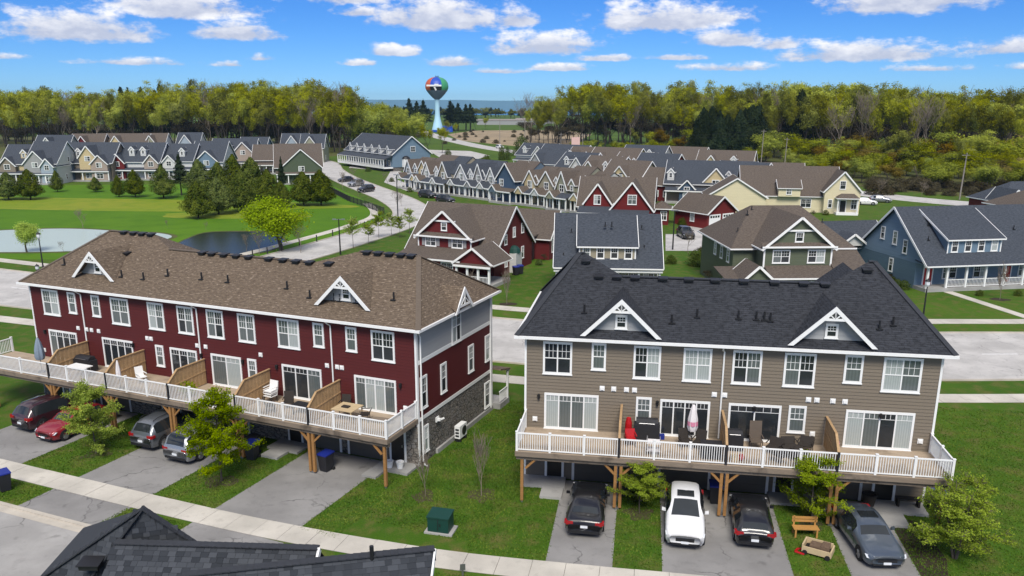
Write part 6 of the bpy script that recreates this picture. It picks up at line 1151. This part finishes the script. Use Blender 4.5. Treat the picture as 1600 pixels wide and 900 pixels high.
for z in (.62, .78): b.box(-.6, .6, .2, .24, z, z+.12)
b.build('backrest', M['yel'], o)
for x in (-.5, .5): b = MB(); b.box(x-.04, x+.04, -.24, -.16, 0, .42); b.box(x-.04, x+.04, .2, .26, 0, .92); b.build('leg', M['yel'], o)
o = thing('toy_wagon', 'beige toy cart full of things on the lawn beside the driveway', 'toy', tl(14.5, -5.9), TA-.4); b = MB(); b.box(-.65, .65, -.4, .4, .12, .18); b.box(-.65, -.58, -.4, .4, .18, .5); b.box(.58, .65, -.4, .4, .18, .42); b.box(-.58, .58, -.4, -.34, .18, .4); b.box(-.58, .58, .34, .4, .18, .5); b.build('tray', M['beigep'], o); b = MB(); b.box(-.35, .2, -.25, .25, .18, .46); b.prism([(.15, -.28, .18), (.52, -.28, .18), (.48, .28, .18), (.15, .28, .18)], (0, .02, .36)); b.build('load', M['wick2'], o)
for sx in (-.5, .5): b = MB(); b.tube([(sx, -.46, .12), (sx, .46, .12)], .12, 10); b.build('wheel', M['tyre'], o)
b = MB(); b.tube([(-.28, -.1, .04), (-.1, .12, .04), (.1, .12, .04), (.28, -.1, .04), (0, -.35, .04), (-.28, -.1, .04)], .06, 6); tag(b.build('toy_ring', M['redp'], loc=tl(13.75, -5.8)), 'red plastic toy left of the beige toy cart', 'toy')
def pot(p, label, mat, plant=True, s=1.):
    o = thing('flower_pot', label, 'pot', p, 0, None, s); b = MB(); b.lathe([(.001, 0), (.16, 0), (.22, .36), (.24, .36), (.24, .4), (.19, .4), (.18, .34), (.001, .34)], 14); b.build('pot', mat, o)
pot(rl(-1.35, -1.0, .14), 'white pot on the stoop at the red corner, left one', M['white']); pot(rl(-.75, -.85, .14), 'white round pot on the stoop at the red corner, right one', M['white']); pot(tl(17.95, -.8, .14), 'large dark planter beside the last tan garage', M['wick'], s=1.6)
o = thing('porch_bench', 'dark low bench on the right stoop of the tan row', 'bench', tl(19.9, -.55, .14), TA); slats('seat_slat', M['wick'], 3, -.6, .6, -.22, .2, .4, .44, o)
for x in (-.5, .5): b = MB(); b.box(x-.05, x+.05, -.2, .2, 0, .4); b.build('leg', M['wick'], o)
o = thing('sign_post', 'grey metal sign post top beside the near sidewalk', 'post', g(723, 900), .2); b = MB(); b.box(-.04, .04, -.02, .02, 0, .55); b.box(-.12, .12, -.03, -.015, .3, .6); b.build('post', M['rim'], o)
# ------------------------------------------------------------------ things on the decks (deck level 2.94)
ZD = 2.945
def chair(fr, ang, u, v, rot, label, mat, hb=.95, w_=.55, name='patio_chair', group=None):
    o = thing(name, label, 'chair', fr(u, v, ZD), ang+rot, group); b = MB(); b.box(-w_/2, w_/2, -.25, .25, .38, .43); b.build('seat', mat, o); b = MB(); b.prism([(-w_/2, .22, .42), (w_/2, .22, .42), (w_/2, .34, hb), (-w_/2, .34, hb)], (0, .04, 0)); b.build('backrest', mat, o)
    for sx in (-1, 1):
        for sy in (-1, 1): b = MB(); b.tube([(sx*(w_/2-.03), sy*.22, 0), (sx*(w_/2-.03), sy*.22, .4)], .02, 5); b.build('leg', M['black'], o)
        b = MB(); b.beam((sx*w_/2, -.25, .62), (sx*w_/2, .26, .64), .05, .03); b.build('armrest', mat, o)
    return o
def table(fr, ang, u, v, label, mat, w_=1.2, d_=.8, h_=.72):
    o = thing('patio_table', label, 'table', fr(u, v, ZD), ang); slats('top_slat', mat, 6, -w_/2, w_/2, -d_/2, d_/2, h_-.04, h_, o)
    for sx in (-1, 1):
        for sy in (-1, 1): b = MB(); b.box(sx*(w_/2-.08)-.03, sx*(w_/2-.08)+.03, sy*(d_/2-.08)-.03, sy*(d_/2-.08)+.03, 0, h_-.04); b.build('leg', mat, o)
def grill(fr, ang, u, v, label, w_=1.2, h_=1.1, covered=True):
    o = thing('barbecue', label, 'barbecue', fr(u, v, ZD), ang); b = MB(); b.box(-w_/2, w_/2, -.3, .3, .08, h_*.78); b.build('cabinet', M['bin'], o); b = MB(); b.prism([(-w_*.42, -.3, h_*.78), (-w_*.42, .3, h_*.78), (-w_*.42, .24, h_), (-w_*.42, -.1, h_*1.02), (-w_*.42, -.28, h_*.9)], (w_*.84, 0, 0)); b.build('hood', M['bin'], o); b = MB(); b.tube([(-w_*.3, -.33, h_*.88), (w_*.3, -.33, h_*.88)], .02, 6); b.build('handle', M['rim'], o)
def parasol(fr, ang, u, v, label, mat, h_=2.3, r0=.22, base=True, band=None):
    o = thing('folded_parasol', label, 'parasol', fr(u, v, ZD), ang); b = MB(); b.tube([(0, 0, 0), (0, 0, h_)], .025, 6); b.build('pole', M['black'], o); b = MB(); n = 12; prof = [(r0*.75, h_*.36), (r0, h_*.45), (r0*.9, h_*.65), (r0*.55, h_*.85), (r0*.25, h_*.97), (.001, h_)]; k0 = len(b.v)
    for i, (r_, z) in enumerate(prof): b.v += [((r_*(1+.18*math.cos(6*a)))*math.cos(a), (r_*(1+.18*math.cos(6*a)))*math.sin(a), z) for a in [6.2832*k/24 for k in range(24)]]
    for i in range(len(prof)-1):
        for k in range(24): j = (k+1) % 24; b.f.append((k0+i*24+k, k0+i*24+j, k0+(i+1)*24+j, k0+(i+1)*24+k)); b.m.append(0)
    b.build('canopy', mat, o, True); b = MB(); b.lathe([(.25, 0), (.25, .06), (.05, .1)], 12); b.build('base', M['black'], o)
    if band: b = MB(); b.lathe([(r0*1.12, h_*.5), (r0*1.1, h_*.6)], 14); b.build('tie', band, o)
grill(tl, TA, 6.55, -.75, 'large black covered barbecue beside the red upright cover', 1.35, 1.15); b = MB(); b.lathe([(.001, 1.25), (.12, 1.2), (.18, .9), (.19, .1), (.17, 0), (.001, 0)], 12); tag(b.build('gas_heater_cover', M['redp'], loc=tl(5.6, -.85, ZD)), 'upright red cover next to the black barbecue', 'cover')
chair(tl, TA, 5.75, -1.7, .2, 'small dark red chair before the black barbecue', M['redp'], .8, .5); b = MB(); b.prism([(-.18, -.12, 0), (.18, -.12, 0), (.2, .14, 0), (-.2, .14, 0)], (0, 0, .25)); tag(b.build('tool_box', M['bluelid'], loc=tl(7.3, -.55, ZD)), 'small blue box at the wall left of the glass door', 'box')
parasol(tl, TA, 8.85, -1.2, 'folded white and pink parasol on the tan deck', M['cloth'], 2.3, .24, band=M['pink']); chair(tl, TA, 8.5, -1.5, .3, 'dark mesh chair left of the folded parasol', M['wick']); chair(tl, TA, 9.2, -1.6, -.4, 'dark mesh chair right of the folded parasol', M['wick'])
b = MB(); b.box(-.5, .5, -.35, .35, 0, .62); b.prism([(-.53, -.38, .62), (.53, -.38, .62), (.53, .38, .68), (-.53, .38, .68)], (0, 0, .05)); tag(b.build('storage_box', M['bin'], loc=tl(9.75, -2.4, ZD), rz=TA), 'black storage box left of the middle tan screen', 'box'); o = thing('bar_cart', 'pale cart behind the white railing left of the storage box', 'cart', tl(6.9, -2.5, ZD), TA); b = MB(); b.box(-.35, .35, -.25, .25, .6, .68); b.box(-.35, .35, -.25, .25, .2, .25); b.build('shelf', M['cloth'], o); b = MB()
for sx in (-.32, .32):
    for sy in (-.22, .22): b.box(sx-.02, sx+.02, sy-.02, sy+.02, 0, .85)
b.build('frame', M['rim'], o)
grill(tl, TA, 10.95, -1.3, 'black barbecue right of the middle tan screen', .9, 1.05); chair(tl, TA, 12.1, -.95, .1, 'tall brown reclining chair before the dark glass door', plain('brown_sling', (.11, .085, .065), .8), 1.35, .62); chair(tl, TA, 12.9, -1.6, -.5, 'dark wicker armchair before the dark glass door', M['wick'], .8, .7)
for k, (u, v, r_) in enumerate(((13.7, -1.3, .2), (14.5, -1.1, -.4), (14.0, -2.3, 2.6), (13.0, -2.6, 2.2))): chair(tl, TA, u, v, r_, ['dark wicker chair under the small window', 'dark wicker chair next to the right tan screen', 'dark wicker chair with its back to the railing', 'dark wicker chair at the railing, left'][k], M['wick'], .75, .7)
o = thing('fire_table', 'low dark round table amid the wicker chairs', 'table', tl(13.75, -1.75, ZD)); b = MB(); b.lathe([(.001, .5), (.5, .5), (.5, .44), (.2, .4), (.2, .03), (.3, 0)], 16); b.build('top', M['wick'], o)
o = thing('toy_pile', 'low heap of children\'s toys at the railing of the third tan deck', 'toy', tl(10.95, -2.7, ZD)); b = MB(); b.box(-.25, .1, -.15, .2, 0, .3); b.build('toy_block', M['beigep'], o); b = MB(); b.lathe([(.001, .0), (.14, .08), (.16, .2), (.1, .32), (.001, .36)], 10, 0, .25, 0); b.build('toy_ball', M['redp'], o)
o = thing('hanging_basket', 'dark basket with pink flowers hung on the right tan screen', 'basket', tl(15.66, -1.6, ZD+.75)); b = MB(); b.lathe([(.001, -.12), (.12, -.08), (.15, .06), (.001, .06)], 10, 0, .12, 0); b.build('basket', M['wick'], o); b = MB(); b.c = []
for k in range(160): leafquad(b, Vector((.12+rnd.gauss(0, .09), rnd.gauss(0, .09), .1+rnd.gauss(0, .05))), .07, rnd, rnd.random())
b.build('flowers', M['pink'], o)
# red deck
parasol(rl, RA, -26.6, -2.55, 'tall folded parasol in a grey-blue cover on the leftmost red deck', M['greyc'], 2.35, .27); grill(rl, RA, -24.2, -1.2, 'black covered barbecue beside the white folding table', 1.5, 1.0); o = thing('folding_table', 'white folding table on the second red deck', 'table', rl(-23.4, -2.3, ZD), RA); b = MB(); b.box(-.75, .75, -.38, .38, .70, .75); b.build('top', M['white'], o)
for sx in (-.6, .6): b = MB(); b.tube([(sx, -.3, 0), (sx, -.3, .7)], .02, 5); b.tube([(sx, .3, 0), (sx, .3, .7)], .02, 5); b.build('leg', M['rim'], o)
parasol(rl, RA, -19.2, -3.0, 'slim white folded parasol at the railing of the red row', M['cloth'], 1.9, .13); chair(rl, RA, -18.9, -1.6, 1.2, 'white folding chair on the third red deck', M['white'], 1.0, .5)
for k in range(3): chair(rl, RA, -9.25, -1.15+k*.02, -.1, ['lowest', 'middle', 'topmost'][k]+' of the stacked white garden chairs beside the fourth red screen', M['white'], .95+.0, .62, group='stacked white chairs').location.z = ZD+k*.14
chair(rl, RA, -7.6, -1.6, .5, 'dark chair right of the stacked white chairs', M['wick']); chair(rl, RA, -5.6, -1.3, -.6, 'dark chair at the rightmost red screen', M['wick']); table(rl, RA, -6.3, -2.0, 'dark low table before the fifth glass door', M['bin'], 1.1, .7, .6); chair(rl, RA, -8.2, -2.5, 2.4, 'dark chair at the railing of the fifth red deck', M['wick'])
table(rl, RA, -3.5, -1.7, 'square light wood table on the rightmost red deck', M['beigep'], 1.35, 1.25, .74); b = MB(); b.box(-.22, .22, -.14, .14, 0, .07); tag(b.build('tray', M['wick'], loc=rl(-3.55, -1.75, ZD+.74), rz=RA), 'small dark tray on the square wood table', 'tray'); chair(rl, RA, -4.3, -.8, .2, 'dark chair behind the square wood table', M['wick']); chair(rl, RA, -2.5, -1.5, -1.2, 'dark chair right of the square wood table', M['wick'], .7)
b = MB(); b.prism([(-.7, -.15, .02), (-.5, -.26, .02), (.5, -.2, .02), (.75, 0, .02), (.5, .2, .02), (-.5, .22, .02)], (0, 0, .16)); tag(b.build('driftwood_bench', M['beamw'], loc=rl(-1.5, -1.25, ZD), rz=RA+.1), 'low brown driftwood piece before the rightmost glass door', 'driftwood')
o = thing('potted_plant', 'bushy green potted plant at the third red screen', 'plant', rl(-14.3, -2.4, ZD)); b = MB(); b.lathe([(.001, 0), (.15, 0), (.2, .3), (.001, .3)], 10); b.build('pot', M['wick'], o); b = MB(); b.c = []
for k in range(400): leafquad(b, Vector((rnd.gauss(0, .2), rnd.gauss(0, .2), .55+rnd.gauss(0, .16))), .14, rnd, rnd.random())
b.build('leaves', LEAF['young'], o)
# ------------------------------------------------------------------ air between here and the far shore
m = bpy.data.materials.new('haze_air'); m.use_nodes = True; nt = m.node_tree; nt.nodes.clear()
pv = nd(nt, 'ShaderNodeVolumePrincipled', {'Color': (.45, .72, 1.0, 1), 'Density': 7e-5, 'Anisotropy': .2}); nd(nt, 'ShaderNodeOutputMaterial', {'Volume': pv.outputs[0]})
m.cycles.homogeneous_volume = True; S.cycles.volume_bounces = 0
b = MB(); b.box(-8100, 8100, -120, 6450, -28, 85); hz = b.build('haze', m); hz['kind'] = 'stuff'
# ------------------------------------------------------------------ grass blades on the near lawns
gb = MB(); gb.c = []
def lawn(fr, u0, u1, v0, v1, gaps, n):
    k = 0
    while k < n:
        u, v = rnd.uniform(u0, u1), rnd.uniform(v0, v1); k += 1
        if any(a+.05 < u < c-.05 and v < .1 for a, c in gaps): continue
        p = fr(u, v); hh = rnd.uniform(.03, .085); a = rnd.uniform(0, 6.283); w = rnd.uniform(.02, .05); dx, dy = math.cos(a)*w, math.sin(a)*w; lx, ly = rnd.gauss(0, .05), rnd.gauss(0, .05)
        i = len(gb.v); gb.v += [(p.x-dx, p.y-dy, 0), (p.x+dx, p.y+dy, 0), (p.x+lx, p.y+ly, hh)]; gb.f.append((i, i+1, i+2)); gb.m.append(0); gb.c.append(min(1, max(0, .5+1.1*noise.noise((p.x*.8, p.y*.8, 0))+rnd.gauss(0, .2))))
RG = [(-7.1, -1.9), (-16.6, -11.2), (-27, -21.1), (-2.2, 0) if False else (99, 99)]; TG = [(2.2, 5.2), (7.4, 13.1), (15.6, 18.6)]
lawn(rl, -21.1, .25, -8.6, -.2, RG, 30000); lawn(rl, -21, -1.5, -12.1, -10.3, RG, 9000); lawn(rl, .2, 6.5, -6.5, 12, [], 22000); lawn(tl, -1.6, 20, -8.5, -.1, TG, 24000); lawn(tl, 18.7, 36, -8.4, 15.2, [], 42000); lawn(tl, -2.5, 8, -12.1, -10.3, TG, 5000)
tag(gb.build('grass', LEAF['lawn']), 'short green grass blades on the near lawns', 'grass')['kind'] = 'stuff'
